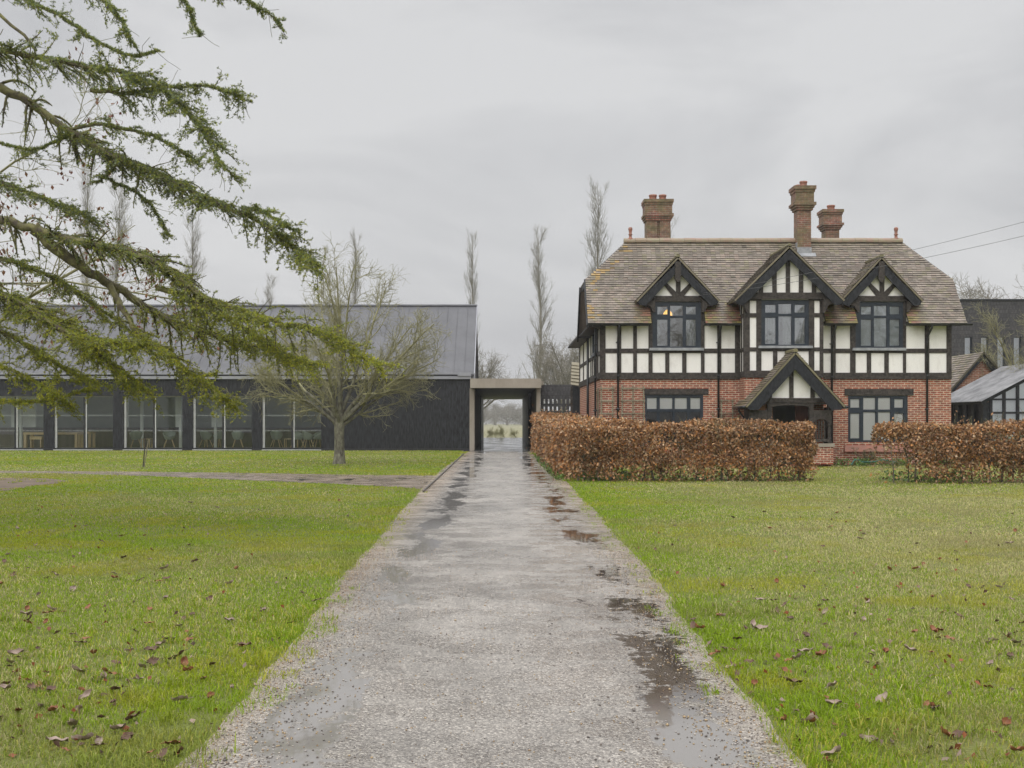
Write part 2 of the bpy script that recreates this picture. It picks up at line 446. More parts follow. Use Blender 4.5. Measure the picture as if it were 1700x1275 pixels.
# ------------------------------------------------------------------ ground
def lawn_material():
    m, nt, b = new_mat("lawn soil and thatch")
    N, L = nt.nodes, nt.links
    tc = N.new("ShaderNodeTexCoord")
    def nz(s, d=6, r=0.6):
        n = N.new("ShaderNodeTexNoise"); n.inputs["Scale"].default_value = s; n.inputs["Detail"].default_value = d; n.inputs["Roughness"].default_value = r
        L.new(tc.outputs["Object"], n.inputs["Vector"]); return n
    a, c, d = nz(0.22), nz(1.7), nz(60, 3)
    r1 = N.new("ShaderNodeValToRGB")
    for e, (p, col) in zip(r1.color_ramp.elements, ((0.35, (0.135, 0.175, 0.035)), (0.66, (0.205, 0.20, 0.070)))):
        e.position = p; e.color = rgb(col)
    L.new(a.outputs["Fac"], r1.inputs[0])
    r2 = N.new("ShaderNodeValToRGB"); r2.color_ramp.elements[0].position = 0.55; r2.color_ramp.elements[1].position = 0.75
    L.new(c.outputs["Fac"], r2.inputs[0])
    mx = N.new("ShaderNodeMix"); mx.data_type = 'RGBA'; L.new(r2.outputs[0], mx.inputs[0]); L.new(r1.outputs[0], mx.inputs[6]); mx.inputs[7].default_value = (0.15, 0.13, 0.055, 1)
    mr = N.new("ShaderNodeMapRange"); mr.inputs[1].default_value = 0.3; mr.inputs[2].default_value = 0.7; mr.inputs[3].default_value = 0.6; mr.inputs[4].default_value = 1.25
    L.new(d.outputs["Fac"], mr.inputs[0])
    sc = N.new("ShaderNodeVectorMath"); sc.operation = 'SCALE'; L.new(mx.outputs[2], sc.inputs[0]); L.new(mr.outputs[0], sc.inputs["Scale"])
    L.new(sc.outputs[0], b.inputs["Base Color"])
    b.inputs["Roughness"].default_value = 0.85; b.inputs["Specular IOR Level"].default_value = 0.2
    bp = N.new("ShaderNodeBump"); bp.inputs["Strength"].default_value = 0.7; bp.inputs["Distance"].default_value = 0.03
    L.new(d.outputs["Fac"], bp.inputs["Height"]); L.new(bp.outputs[0], b.inputs["Normal"])
    return m


def gravel_material(name, c_lo, c_hi, wet, ruts, soft=1.0):
    m, nt, b = new_mat(name)
    N, L = nt.nodes, nt.links
    tc = N.new("ShaderNodeTexCoord")
    sep = N.new("ShaderNodeSeparateXYZ"); L.new(tc.outputs["Object"], sep.inputs[0])
    def nz(s, d=6, r=0.6, st=(1, 1, 1)):
        mp = N.new("ShaderNodeMapping"); mp.inputs["Scale"].default_value = st; L.new(tc.outputs["Object"], mp.inputs[0])
        n = N.new("ShaderNodeTexNoise"); n.inputs["Scale"].default_value = s; n.inputs["Detail"].default_value = d; n.inputs["Roughness"].default_value = r
        L.new(mp.outputs[0], n.inputs["Vector"]); return n
    def mr(sock, a, c, lo, hi, smooth=True):
        q = N.new("ShaderNodeMapRange"); q.inputs[1].default_value = a; q.inputs[2].default_value = c; q.inputs[3].default_value = lo; q.inputs[4].default_value = hi
        if smooth: q.interpolation_type = 'SMOOTHSTEP'
        L.new(sock, q.inputs[0]); return q.outputs[0]
    def op(o, a, c=None, clamp=False):
        q = N.new("ShaderNodeMath"); q.operation = o; q.use_clamp = clamp
        for i, s in enumerate((a, c)):
            if s is None: continue
            if isinstance(s, (int, float)): q.inputs[i].default_value = s
            else: L.new(s, q.inputs[i])
        return q.outputs[0]
    vo = N.new("ShaderNodeTexVoronoi"); vo.inputs["Scale"].default_value = 105; L.new(tc.outputs["Object"], vo.inputs["Vector"])
    bw = N.new("ShaderNodeSeparateColor"); L.new(vo.outputs["Color"], bw.inputs[0])
    cr = N.new("ShaderNodeValToRGB")
    cr.color_ramp.elements[0].position = 0.0; cr.color_ramp.elements[0].color = rgb(c_lo)
    cr.color_ramp.elements[1].position = 1.0; cr.color_ramp.elements[1].color = rgb(c_hi)
    e = cr.color_ramp.elements.new(0.82); e.color = rgb([0.5 * (x + y) for x, y in zip(c_lo, c_hi)])
    L.new(bw.outputs[0], cr.inputs[0])
    big = nz(0.9, 7, 0.65, (1, 0.5, 1))
    tone = mr(big.outputs["Fac"], 0.3, 0.7, 0.72, 1.2)
    # buff along the dry edges of the path
    ab = op('ABSOLUTE', sep.outputs[0])
    edge = mr(ab, 1.05, 1.55, 0, 0.6)
    mxe = N.new("ShaderNodeMix"); mxe.data_type = 'RGBA'; L.new(edge, mxe.inputs[0]); L.new(cr.outputs[0], mxe.inputs[6]); mxe.inputs[7].default_value = (0.27, 0.195, 0.125, 1)
    sc = N.new("ShaderNodeVectorMath"); sc.operation = 'SCALE'; L.new(mxe.outputs[2], sc.inputs[0]); L.new(tone, sc.inputs["Scale"])
    # standing water lies in the wheel ruts
    pn = nz(1.0, 5, 0.62, (1.7, 0.62, 1))
    if ruts:
        d1 = op('ABSOLUTE', op('SUBTRACT', sep.outputs[0], -0.98)); d2 = op('ABSOLUTE', op('SUBTRACT', sep.outputs[0], 1.0))
        dd = op('MINIMUM', d1, d2)
        near = mr(dd, 0.05, 0.62, 0.16, -0.16)
        sig = op('ADD', pn.outputs["Fac"], near)
        fine = nz(9, 6, 0.7, (.8, 1.3, 1))
        sig = op('ADD', sig, op('MULTIPLY', op('SUBTRACT', fine.outputs["Fac"], 0.5), 0.42))
        pud = mr(sig, 0.625, 0.67, 0, 1)
        damp = mr(sig, 0.38, 0.58, 0, 1)
    else:
        pud = mr(pn.outputs["Fac"], 0.60, 0.66, 0, 1); damp = mr(pn.outputs["Fac"], 0.4, 0.6, 0, 1)
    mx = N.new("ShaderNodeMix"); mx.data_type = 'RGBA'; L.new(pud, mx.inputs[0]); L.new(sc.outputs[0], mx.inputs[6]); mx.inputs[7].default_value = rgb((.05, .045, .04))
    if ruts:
        refl_tint = N.new("ShaderNodeMix"); refl_tint.data_type = 'RGBA'; refl_tint.inputs[6].default_value = (.205, .192, .178, 1); refl_tint.inputs[7].default_value = (.055, .042, .033, 1)  # water colour painted with its reflections: pale sky, dark hedge and house
        L.new(op('MULTIPLY', mr(sep.outputs[0], -.2, .5, 0, 1), mr(sep.outputs[1], 5.2, 6.2, 0, 1)), refl_tint.inputs[0]); L.new(refl_tint.outputs[2], mx.inputs[7])
    # moss creeping in along the right edge
    mo = nz(2.6, 6, .65)
    mk = op('MULTIPLY', mr(sep.outputs[0], 0.95, 1.35, 0, 1), mr(mo.outputs["Fac"], .54, .66, 0, .75))
    if not ruts: mk = op('MULTIPLY', mk, 0)
    mxm = N.new("ShaderNodeMix"); mxm.data_type = 'RGBA'; L.new(mk, mxm.inputs[0]); L.new(mx.outputs[2], mxm.inputs[6]); mxm.inputs[7].default_value = (.13, .125, .03, 1)
    L.new(mxm.outputs[2], b.inputs["Base Color"])
    film = nz(2.2, 6, .65, (.7, 1.0, 1))
    wet = op('SUBTRACT', wet, mr(film.outputs["Fac"], .42, .58, 0, .28))
    r_ = op('SUBTRACT', wet, op('MULTIPLY', damp, 0.12))
    r_ = op('ADD', op('MULTIPLY', r_, op('SUBTRACT', 1.0, pud)), op('MULTIPLY', pud, 0.04))
    L.new(r_, b.inputs["Roughness"])
    b.inputs["Specular IOR Level"].default_value = 0.5
    bp = N.new("ShaderNodeBump"); bp.inputs["Distance"].default_value = 0.012
    L.new(op('MULTIPLY', op('SUBTRACT', 1.0, pud), 0.55 * soft), bp.inputs["Strength"])
    hh = op('ADD', op('MULTIPLY', vo.outputs["Distance"], -1.0), op('MULTIPLY', nz(9, 4).outputs["Fac"], 0.8))
    L.new(hh, bp.inputs["Height"])
    # rain rings leave a faint ripple on the water
    rp = N.new("ShaderNodeBump"); rp.inputs["Distance"].default_value = 0.004; rp.inputs["Strength"].default_value = 0.10
    L.new(nz(22, 2, .5, (1, .4, 1)).outputs["Fac"], rp.inputs["Height"]); L.new(rp.outputs[0], bp.inputs["Normal"])
    L.new(bp.outputs[0], b.inputs["Normal"])
    return m


def sheet(name, pts, z, mat, kind='structure'):
    me = bpy.data.meshes.new(name)
    me.from_pydata([(x, y, z) for x, y in pts], [], [tuple(range(len(pts)))])
    if me.polygons[0].normal.z < 0: me.flip_normals()
    me.materials.append(mat)
    o = link_mesh(me, name); o["kind"] = kind
    return o


LIM = (-420, 420, -70, 700)
sheet("lawn", [(LIM[0], LIM[2]), (LIM[1], LIM[2]), (LIM[1], LIM[3]), (LIM[0], LIM[3])], 0.0, lawn_material())
M["field"] = noisy("pale winter field", (0.20, 0.20, 0.105), (0.26, 0.235, 0.14), 0.15, 0.9, bump=0.1)
sheet("field", [(-400, 96), (400, 96), (400, 690), (-400, 690)], 0.006, M["field"])

# gravel path: (left, right) edges by distance
def wig(y, s): return 0.022 * math.sin(y * 0.9 + s) + 0.014 * math.sin(y * 3.3 + 2 * s) + .014 * math.sin(y * 7.1 + 3 * s)
PY = [-6, 0, 3] + list(np.arange(4.2, 12, 0.25)) + list(np.arange(12, 56, 1.0)) + [54.9]
PY = sorted(set(y for y in PY if y <= 54.9))
def path_l(y): return float(np.interp(y, [0, 4.7, 10, 16, 24, 27, 35, 49, 55], [-1.34, -1.36, -1.5, -1.62, -1.76, -1.8, -1.85, -1.72, -1.6])) + wig(y, 1.0) * min(1, 10 / max(y, 4))
def path_r(y): return float(np.interp(y, [0, 4.7, 10, 16, 24, 27, 35, 49, 55], [1.28, 1.3, 1.45, 1.55, 1.6, 1.62, 1.55, 1.46, 1.5])) + wig(y, 4.0) * min(1, 10 / max(y, 4))
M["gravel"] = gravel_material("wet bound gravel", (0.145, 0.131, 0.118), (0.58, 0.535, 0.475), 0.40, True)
M["trackgravel"] = gravel_material("wet dark gravel", (0.045, 0.04, 0.04), (0.16, 0.15, 0.145), 0.40, False)
path_mesh = MB()
for a, c in zip(PY[:-1], PY[1:]):
    n = 6
    for i in range(n):
        f0, f1 = i / n, (i + 1) / n
        q = []
        for (y, f) in ((a, f0), (a, f1), (c, f1), (c, f0)):
            l, r = path_l(y), path_r(y)
            q.append((l + (r - l) * f, y, 0.010))
        path_mesh.add(q, [(0, 1, 2, 3)])
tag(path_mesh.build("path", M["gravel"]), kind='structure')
# side track running off to the left
T_UP = [(748, 790), (700, 789.5), (600, 788.5), (420, 785.5), (250, 783.5), (100, 782.5), (-60, 781.5), (-500, 780)]
T_DN = [(-500, 781.5), (-60, 785), (100, 786.5), (250, 791), (400, 797.5), (560, 804), (660, 809), (706, 813)]
TRACK = [gnd(*p) for p in T_UP + T_DN]
sheet("track", TRACK, 0.005, M["trackgravel"])
M["paving"] = noisy("wet dark paving", (0.06, 0.06, 0.06), (0.12, 0.12, 0.117), 0.8, 0.04, (1, 1, 1), 0.0, rough2=0.22)
sheet("paving", [(-1.9, 54.0), (2.2, 54.0), (2.2, 56.2), (-1.9, 56.2)], 0.016, M["paving"])

M["soil"] = noisy("bare brown soil", (0.085, 0.06, 0.04), (0.17, 0.125, 0.08), 3, 0.8, bump=0.6, fine=25)
SOIL = [gnd(*p) for p in ((-60, 797), (0, 794), (40, 792.5), (85, 795), (112, 799), (92, 804), (60, 806), (30, 812), (-20, 818), (-80, 816))]
sheet("bare_soil", SOIL, 0.004, M["soil"])
TR = np.array(TRACK)
def in_poly(x, y, poly):
    r = np.zeros(len(x), bool); n = len(poly); j = n - 1
    for i in range(n):
        xi, yi = poly[i]; xj, yj = poly[j]
        c = ((yi > y) != (yj > y)) & (x < (xj - xi) * (y - yi) / (yj - yi + 1e-12) + xi)
        r ^= c; j = i
    return r


_gy = np.linspace(0, 55, 1200); _gl = np.array([path_l(v) for v in _gy]); _gr = np.array([path_r(v) for v in _gy])


def off_path(x, y, pad=0.0):
    l = np.interp(y, _gy, _gl) - pad; r = np.interp(y, _gy, _gr) + pad
    ok = ((x < l) | (x > r)) & ~in_poly(x, y, TR)
    ok &= ~(in_poly(x, y, np.array(SOIL)) & (vnoise(x, y, .3) < .62))
    ok &= ~((y > 53.9) & (x > -2) & (x < 3))
    ok &= ~((y > 56.1) & (x < 3))
    ok &= ~((y > 37.3) & (x > 3.3))
    return ok


def grass_field():
    VV, FF, CC, n0 = [], [], [], 0
    zones = [(3.6, 9.0, 0, 0.075, 0.0032), (3.6, 6.0, 7500, 0.034, 0.0024), (6.0, 9.0, 4400, 0.032, 0.0029), (9.0, 14.0, 2500, 0.032, 0.0036),
             (14.0, 22.0, 1050, 0.032, 0.0058), (22.0, 34.0, 400, 0.034, 0.0095), (34.0, 56.0, 130, 0.036, 0.018)]
    for (a, c, dens, hgt, wid) in zones:
        ym = c
        x0, x1 = (-130 - CX) / F * ym - 2.6, (1830 - CX) / F * ym + 2.6
        n = int((c - a) * (x1 - x0) * dens)
        if dens == 0:     # scattered tussocks of longer blades
            nt_ = 480; n = nt_ * 42
            ty, tx = R.uniform(a, c, nt_), R.uniform(x0, x1, nt_); sp = R.uniform(.02, .075, nt_)
            y = np.repeat(ty, 42) + R.normal(0, 1, n) * np.repeat(sp, 42); x = np.repeat(tx, 42) + R.normal(0, 1, n) * np.repeat(sp, 42)
        else:
            y = R.uniform(a, c, n); x = R.uniform(x0, x1, n)
        keep = (x > (-130 - CX) / F * y - 2.6) & (x < (1830 - CX) / F * y + 2.6)
        pad = -0.06 * R.random(n)
        keep &= off_path(x, y, 0.03) | ((R.random(n) < 0.5) & off_path(x, y, -0.05)) | ((R.random(n) < 0.4) & off_path(x, y, -0.22) & (vnoise(x, y, .22) > .62))
        p1 = .5 * vnoise(x, y, 1.6) + .5 * vnoise(x + 11, y, .7); p2 = .5 * vnoise(x + 40, y, 0.45) + .5 * vnoise(x + 4, y + 8, .13); p3 = vnoise(x, y + 90, 5.0)
        keep &= R.random(n) < np.clip(0.05 + 1.6 * p2, 0, 1)
        x, y, p1, p2, p3 = (q[keep] for q in (x, y, p1, p2, p3)); n = len(x)
        h = hgt * (0.45 + 0.9 * R.random(n)) * (0.7 + 0.6 * p1)
        dl = np.minimum(np.abs(x - np.interp(y, _gy, _gl)), np.abs(x - np.interp(y, _gy, _gr)))
        h *= np.where(dl < 0.5, 1.25, 1.0)
        w = wid * (0.7 + 0.6 * R.random(n))
        th = R.uniform(0, 2 * np.pi, n); lean = R.uniform(0.15, 1.75, n)
        dx, dy = np.cos(th), np.sin(th)
        th2 = R.uniform(0, np.pi, n); sx, sy = np.cos(th2) * w, np.sin(th2) * w
        b0 = np.stack([x - sx, y - sy, np.zeros(n)], 1); b1 = np.stack([x + sx, y + sy, np.zeros(n)], 1)
        mx, my, mz = x + dx * h * lean * 0.25, y + dy * h * lean * 0.25, h * 0.62
        m0 = np.stack([mx - sx * .7, my - sy * .7, mz], 1); m1 = np.stack([mx + sx * .7, my + sy * .7, mz], 1)
        tp = np.stack([x + dx * h * lean * 0.85, y + dy * h * lean * 0.85, h * (1.05 - 0.45 * lean)], 1)
        tp[:, 2] = np.maximum(tp[:, 2], 0.008)
        V = np.stack([b0, b1, m1, m0, tp], 1).reshape(-1, 3)
        k = np.arange(n)[:, None] * 5
        f = np.stack([k + [0, 1, 2], k + [0, 2, 3], k + [3, 2, 4]], 1).reshape(-1, 3) + n0
        n0 += len(V)
        # colour: fresh green near the path and in clumps, straw further right
        p4 = vnoise(x + 70, y + 20, 2.6); straw = np.clip(0.12 + 0.5 * np.clip(p4 - .55, 0, 1) + 0.7 * (p3 - 0.35) + 0.55 * np.clip((x - 2) / 4, 0, 1) * np.clip((y - 7) / 8, 0, 1) - 0.35 * np.exp(-dl / 0.6) + 0.25 * (p1 - .5), 0.02, 0.85)
        green = np.array([0.300, 0.420, 0.022]); dark = np.array([0.180, 0.275, 0.014]); st = np.array([0.52, 0.48, 0.23]); yel = np.array([0.44, 0.42, 0.07])
        r1 = R.random(n)[:, None]
        col = green * r1 + dark * (1 - r1)
        ym_ = (R.random(n) < 0.25 * np.clip((p1 - .4) * 3, 0, 1))[:, None]
        col = np.where(ym_, yel, col)
        s_ = (R.random(n) < straw)[:, None]
        col = np.where(s_, st * (0.6 + 0.6 * R.random(n))[:, None], col)
        # mossy yellow and dull olive drifts through the turf
        moss_ = np.clip((vnoise(x + 15, y + 33, 1.1) * .6 + vnoise(x, y + 3, .4) * .4 - .52) * 5, 0, 1)[:, None] * .6
        col = col * (1 - moss_) + np.array([0.38, 0.37, 0.03]) * moss_
        dull = np.clip((vnoise(x + 51, y + 73, 1.9) * .6 + vnoise(x + 9, y, .5) * .4 - .58) * 5, 0, 1)[:, None] * .38
        col = col * (1 - dull) + np.array([0.27, 0.235, 0.11]) * dull
        VV.append(V); FF.append(f); CC.append(np.repeat(col, 3, 0))
    o = np_mesh("grass", np.concatenate(VV), np.concatenate(FF), M["grass"], None, np.concatenate(CC))
    tag(o, "short damp winter grass covering the lawn on both sides of the gravel path", "grass", kind='stuff')


grass_field()


def loose_gravel():
    n = 9000
    y = 3.8 + 9 * R.random(n) ** 1.8
    l = np.interp(y, _gy, _gl); r = np.interp(y, _gy, _gr)
    side = R.random(n)
    t = np.abs(R.normal(0, 0.22, n))
    x = np.where(side < 0.36, l + 0.04 + t, np.where(side < 0.7, r - 0.04 - t, l + (r - l) * R.random(n)))
    s = R.uniform(0.003, 0.0075, n) * np.where(R.random(n) < .08, 1.5, 1)
    base = np.array([(1, 0, 0), (0, 1, 0), (-1, 0, 0), (0, -1, 0), (0, 0, .7), (0, 0, -.7)], float)
    jit = R.uniform(0.65, 1.3, (n, 6, 1))
    ang = R.uniform(0, 2 * np.pi, n); ca, sa = np.cos(ang)[:, None], np.sin(ang)[:, None]
    V = base[None] * jit
    V = np.stack([V[..., 0] * ca - V[..., 1] * sa, V[..., 0] * sa + V[..., 1] * ca, V[..., 2]], -1) * s[:, None, None]
    V += np.stack([x, y, 0.010 + s * .35], 1)[:, None]
    f = np.array([(0, 1, 4), (1, 2, 4), (2, 3, 4), (3, 0, 4), (1, 0, 5), (2, 1, 5), (3, 2, 5), (0, 3, 5)])
    FF = (np.arange(n)[:, None, None] * 6 + f[None]).reshape(-1, 3)
    pal = np.array([(0.40, 0.29, 0.16), (0.30, 0.20, 0.11), (0.45, 0.40, 0.34), (0.16, 0.13, 0.11), (0.34, 0.31, 0.29), (0.10, 0.085, 0.075)])
    c = pal[R.integers(0, 6, n)]
    m = tinted("loose stones", 0.35, 0.5)
    o = np_mesh("loose_gravel", V.reshape(-1, 3), FF, m, None, np.repeat(c, 8, 0), smooth=True)
    tag(o, "small buff and grey stones loose on the wet path", "gravel", kind='stuff')


loose_gravel()
# ------------------------------------------------------------------ builders for buildings
def holes(mb, x0, x1, z0, z1, y0, y1, hs, tint=(1, 1, 1), mi=0):
    xs = sorted({x0, x1, *[min(max(v, x0), x1) for h in hs for v in h[:2]]})
    zs = sorted({z0, z1, *[min(max(v, z0), z1) for h in hs for v in h[2:]]})
    for k in range(len(zs) - 1):
        zc = (zs[k] + zs[k + 1]) / 2; run = None
        for i in range(len(xs) - 1):
            xc = (xs[i] + xs[i + 1]) / 2
            solid = not any(h[0] < xc < h[1] and h[2] < zc < h[3] for h in hs)
            if solid: run = (run[0], xs[i + 1]) if run else (xs[i], xs[i + 1])
            if (not solid or i == len(xs) - 2) and run:
                mb.box(run[0], run[1], y0, y1, zs[k], zs[k + 1], tint, mi); run = None
    return mb


def prect(px0, px1, py0, py1, Y): return (X_(px0, Y), X_(px1, Y), Z_(py1, Y), Z_(py0, Y))


def tiles(mb, O, U, V, length, rows, course=0.105, tw=0.165, thick=0.024, pal=None, tone=None):
    """plain tiles laid course by course; rows(v) gives the u intervals"""
    O, U, V = (np.array(q, float) for q in (O, U, V))
    U /= np.linalg.norm(U); V /= np.linalg.norm(V); Nn = np.cross(U, V)
    n = int(math.ceil(length / course))
    pal = pal or TILE_PAL
    for r in range(n):
        v0, v1 = r * course, min((r + 1) * course + 0.012, length + 0.01)
        for (ua, ub) in rows((v0 + v1) / 2):
            u = ua - (0.0 if r % 2 else tw / 2)
            while u < ub - 0.004:
                a, c = max(u + 0.002, ua), min(u + tw - 0.002, ub); u += tw
                if c - a < 0.012: continue
                t = thick * random.uniform(0.8, 1.35)
                dz = random.uniform(-0.006, 0.006)
                p0 = O + U * a + V * (v0 + dz) + Nn * t; p1 = O + U * c + V * (v0 + dz) + Nn * t * random.uniform(0.9, 1.1)
                p2 = O + U * c + V * v1 + Nn * 0.001; p3 = O + U * a + V * v1 + Nn * 0.001
                q0, q1 = O + U * a + V * (v0 + dz), O + U * c + V * (v0 + dz)
                col = np.array(random.choice(pal)) * random.uniform(0.82, 1.18)
                if tone is not None: col = tone((a + c) / 2, v0, col)
                mb.add([tuple(q) for q in (p0, p1, p2, p3)], [(0, 1, 2, 3)], tuple(col)); mb.add([tuple(q) for q in (q0, q1, p1, p0)], [(0, 1, 2, 3)], tuple(col * .28))  # lower edge tinted dark for the shadow under each course, plus grime
    return mb


TILE_PAL = [(0.224, 0.190, 0.155), (0.236, 0.200, 0.166), (0.206, 0.180, 0.145), (0.246, 0.198, 0.162), (0.212, 0.190, 0.130), (0.188, 0.160, 0.132), (0.258, 0.222, 0.186)]
MOSS_PAL = [(0.19, 0.165, 0.085), (0.16, 0.145, 0.08), (0.20, 0.16, 0.11), (0.17, 0.14, 0.10)]


def poly_slab(mb, pts, off, tint=(0.16, 0.135, 0.12), mi=0):
    n = len(pts); off = np.array(off)
    P = [tuple(p) for p in pts] + [tuple(np.array(p) - off) for p in pts]
    fs = [tuple(range(n)), tuple(range(2 * n - 1, n - 1, -1))] + [(i, n + i, n + (i + 1) % n, (i + 1) % n) for i in range(n)]
    return mb.add(P, fs, tint, mi)


def window(parent, Y, outer, panes, name="window", glass="glass", y_off=-0.02, depth=0.08, backing=None, sill=None, sillmat="lead", handles=()):
    """frame with real openings, one mesh of panes behind it, an optional blind and sill"""
    f = MB(); hs = [prect(*p, Y) for p in panes]
    x0, x1, z0, z1 = prect(*outer, Y)
    holes(f, x0, x1, z0, z1, Y + y_off, Y + y_off + depth, hs)
    # slim inner beads standing back from the frame face
    for h in hs:
        w = 0.012
        f.box(h[0], h[0] + w, Y + y_off + .018, Y + y_off + depth, h[2], h[3]); f.box(h[1] - w, h[1], Y + y_off + .018, Y + y_off + depth, h[2], h[3])
        f.box(h[0] + w, h[1] - w, Y + y_off + .02, Y + y_off + depth, h[2], h[2] + w); f.box(h[0] + w, h[1] - w, Y + y_off + .02, Y + y_off + depth, h[3] - w, h[3])
    w = f.build(name, M["frame"], parent)
    g = MB()
    for h in hs:
        yy = Y + y_off + depth * .55 + random.uniform(-.003, .003)
        g.add([(h[0], yy, h[2]), (h[1], yy + random.uniform(-.003, .003), h[2]), (h[1], yy, h[3]), (h[0], yy + random.uniform(-.003, .003), h[3])], [(0, 1, 2, 3)])
    g.build("glass", M[glass], w)
    for (rc, mt) in (backing or []):
        q = MB(); b0, b1, b2, b3 = prect(*rc, Y); yy = Y + y_off + depth + .012
        n = 24
        for i in range(n):
            a, c = b0 + (b1 - b0) * i / n, b0 + (b1 - b0) * (i + 1) / n
            d0, d1 = (0.012 * math.sin(i * 1.7), 0.012 * math.sin((i + 1) * 1.7)) if mt == "voile" else (0, 0)
            q.add([(a, yy + d0, b2), (c, yy + d1, b2), (c, yy + d1, b3), (a, yy + d0, b3)], [(0, 1, 2, 3)])
        q.build("curtain" if mt == "voile" else "blind", M[mt], w)  # the dark backing under this name is painted darkness, not a blind
    if sill:
        s = MB(); a0, a1, a2, a3 = prect(*sill, Y)
        s.prism([(a0, a2), (a1, a2), (a1 - .01, a3), (a0 + .01, a3)], Y - 0.14, Y - 0.036)
        s.build("sill", M[sillmat], w)
    return w


# ------------------------------------------------------------------ half-timbered house
W = 37.5                  # main front wall
BAYY = 36.75              # projecting middle bay
house = thing("half_timbered_house", "brick house with black and white timbered upper floor and three front gables", "house", (9.5, W, 0))
XL, XR = 3.44, X_(1579, W)
BX0, BX1 = 8.25, 10.92
zb = Z_(629, W)
EZ, EY, TAN = 4.86, 37.1, 1.416
SL = math.hypot(1, TAN)
RY, RZ = 39.36, 8.06
def roofY(z): return EY + (z - EZ) / TAN

bw_ = MB()
g1 = (1070.8, 1167.5, 655, 736); g2 = (1408, 1507, 656.5, 734)
holes(bw_, XL, BX0, 0, zb, W, W + .25, [prect(*g1, W)])
holes(bw_, BX1, XR, 0, zb, W, W + .25, [prect(*g2, W)])
zbb = Z_(626, BAYY)
holes(bw_, BX0, BX1, 0, zbb, BAYY, BAYY + .22, [prect(1283, 1343, 668, 771, BAYY)])
bw_.box(BX0, BX0 + .22, BAYY + .22, W, 0, zbb); bw_.box(BX1 - .22, BX1, BAYY + .22, W, 0, zbb)
bw_.box(XL, XL + .25, W + .25, 47.3, 0, zb); bw_.box(XR - .25, XR, W + .25, 47.3, 0, zb); bw_.box(XL + .25, XR - .25, 47.05, 47.3, 0, zb)
# plinth course and soldier course under the timber band
bw_.box(XL - .03, BX0 - .001, W - .03, W - .001, 0, .22); bw_.box(BX1 + .001, XR + .03, W - .03, W - .001, 0, .22)
bw_.build("brick_wall", M["brick"], house)

uw = MB()
u1 = (1083, 1163.5, 501, 578); u3 = (1420, 1499, 501, 578); u2 = (1263.6, 1342.4, 498, 575.5)
zt = EZ + .25
holes(uw, XL, BX0, zb, zt, W, W + .18, [prect(*u1, W)])
holes(uw, BX1, XR, zb, zt, W, W + .18, [prect(*u3, W)])
holes(uw, BX0, BX1, zbb, Z_(488, BAYY), BAYY, BAYY + .18, [prect(*u2, BAYY)])
uw.box(BX0, BX0 + .15, BAYY + .18, W + .4, zbb, Z_(490, BAYY)); uw.box(BX1 - .15, BX1, BAYY + .18, W + .4, zbb, Z_(490, BAYY))
# left flank with its window opening, gable above
sy0, sy1, sz0, sz1 = 38.58, 40.4, 3.95, 4.82
for a, c, z0, z1 in ((W + .18, sy0, zb, zt), (sy1, 41.3, zb, zt), (sy0, sy1, zb, sz0), (sy0, sy1, sz1, zt), (41.3, 47.3, zb, EZ + .05)):
    uw.box(XL, XL + .18, a, c, z0, z1)
uw.add([(XL, 37.5, zt), (XL, 41.3, zt), (XL, 40.45, 6.45), (XL, 38.3, 6.45)], [(0, 3, 2, 1)])
uw.box(XR - .18, XR, W + .18, 47.3, zb, EZ + .05); uw.box(XL + .18, XR - .18, 47.1, 47.3, zb, EZ + .05)
uw.build("plaster_wall", M["plaster"], house)
inn = MB()
inn.box(XL + .3, XR - .3, 40.8, 40.9, 0, 7.0); inn.box(XL + .3, XR - .3, W + .3, 40.8, zb - .1, zb + .1); inn.box(XL + .3, XR - .3, W + .5, 40.8, .02, .06)
inn.box(BX0 + .25, BX1 - .25, BAYY + .25, W + .3, zb - .1, zb + .08)
for x in (7.3, 11.4):
    inn.box(x, x + .1, W + .3, 40.8, zb + .1, 5.6); inn.box(x, x + .1, W + .3, 40.8, .06, zb - .1)
inn.build("interior_walls", M["inner"], house)

# --- timber frame: posts stand proud of rails, rails proud of the plaster
tf = MB()
def post(a, c, y0, y1, Y=W): tf.pbox(a + random.uniform(-.3, .3), c + random.uniform(-.3, .3), y0, y1, Y, Y - .032, Y - .0005)
def rail(a, c, y0, y1, Y=W, p=.026): tf.pbox(a, c, y0 + random.uniform(-.2, .2), y1 + random.uniform(-.2, .2), Y, Y - p, Y - .0005)
for a, c in ((996.9, 1005), (1024.5, 1031), (1051, 1057), (1076.8, 1083.2), (1163.3, 1169.3), (1190.5, 1197.5), (1220, 1228.1)): post(a, c, 500.5 if a in (1076.8, 1163.3) else 534, 620)
for a, c in ((1104.3, 1111), (1132.7, 1139.6)): post(a, c, 585, 620)
for a, c in ((1379.3, 1386.8), (1411, 1420.2), (1498.8, 1504), (1535, 1542.5), (1571.5, 1579)): post(a, c, 500.5 if a in (1411, 1498.8) else 534, 620)
for a, c in ((1439, 1446), (1467.7, 1474.8)): post(a, c, 585, 620)
for a, c in ((996.9, 1228.1), (1367, 1579)):
    rail(a, c, 578.8, 586); rail(a, c, 618.7, 629.5, p=.055); rail(a, 1076 if a < 1100 else 1411, 534, 541)
rail(1169, 1228.1, 534, 541); rail(1504, 1579, 534, 541)
for a, c in ((1236.2, 1244.4), (1255.5, 1263.8), (1342.3, 1351.5), (1360.7, 1366.6)): post(a, c, 495, 617, BAYY)
for a, c in ((1283, 1290.5), (1312, 1319)): post(a, c, 583, 617, BAYY)
rail(1236.2, 1366.6, 576.6, 583, BAYY); rail(1236.2, 1366.6, 615.5, 626.5, BAYY, .055)
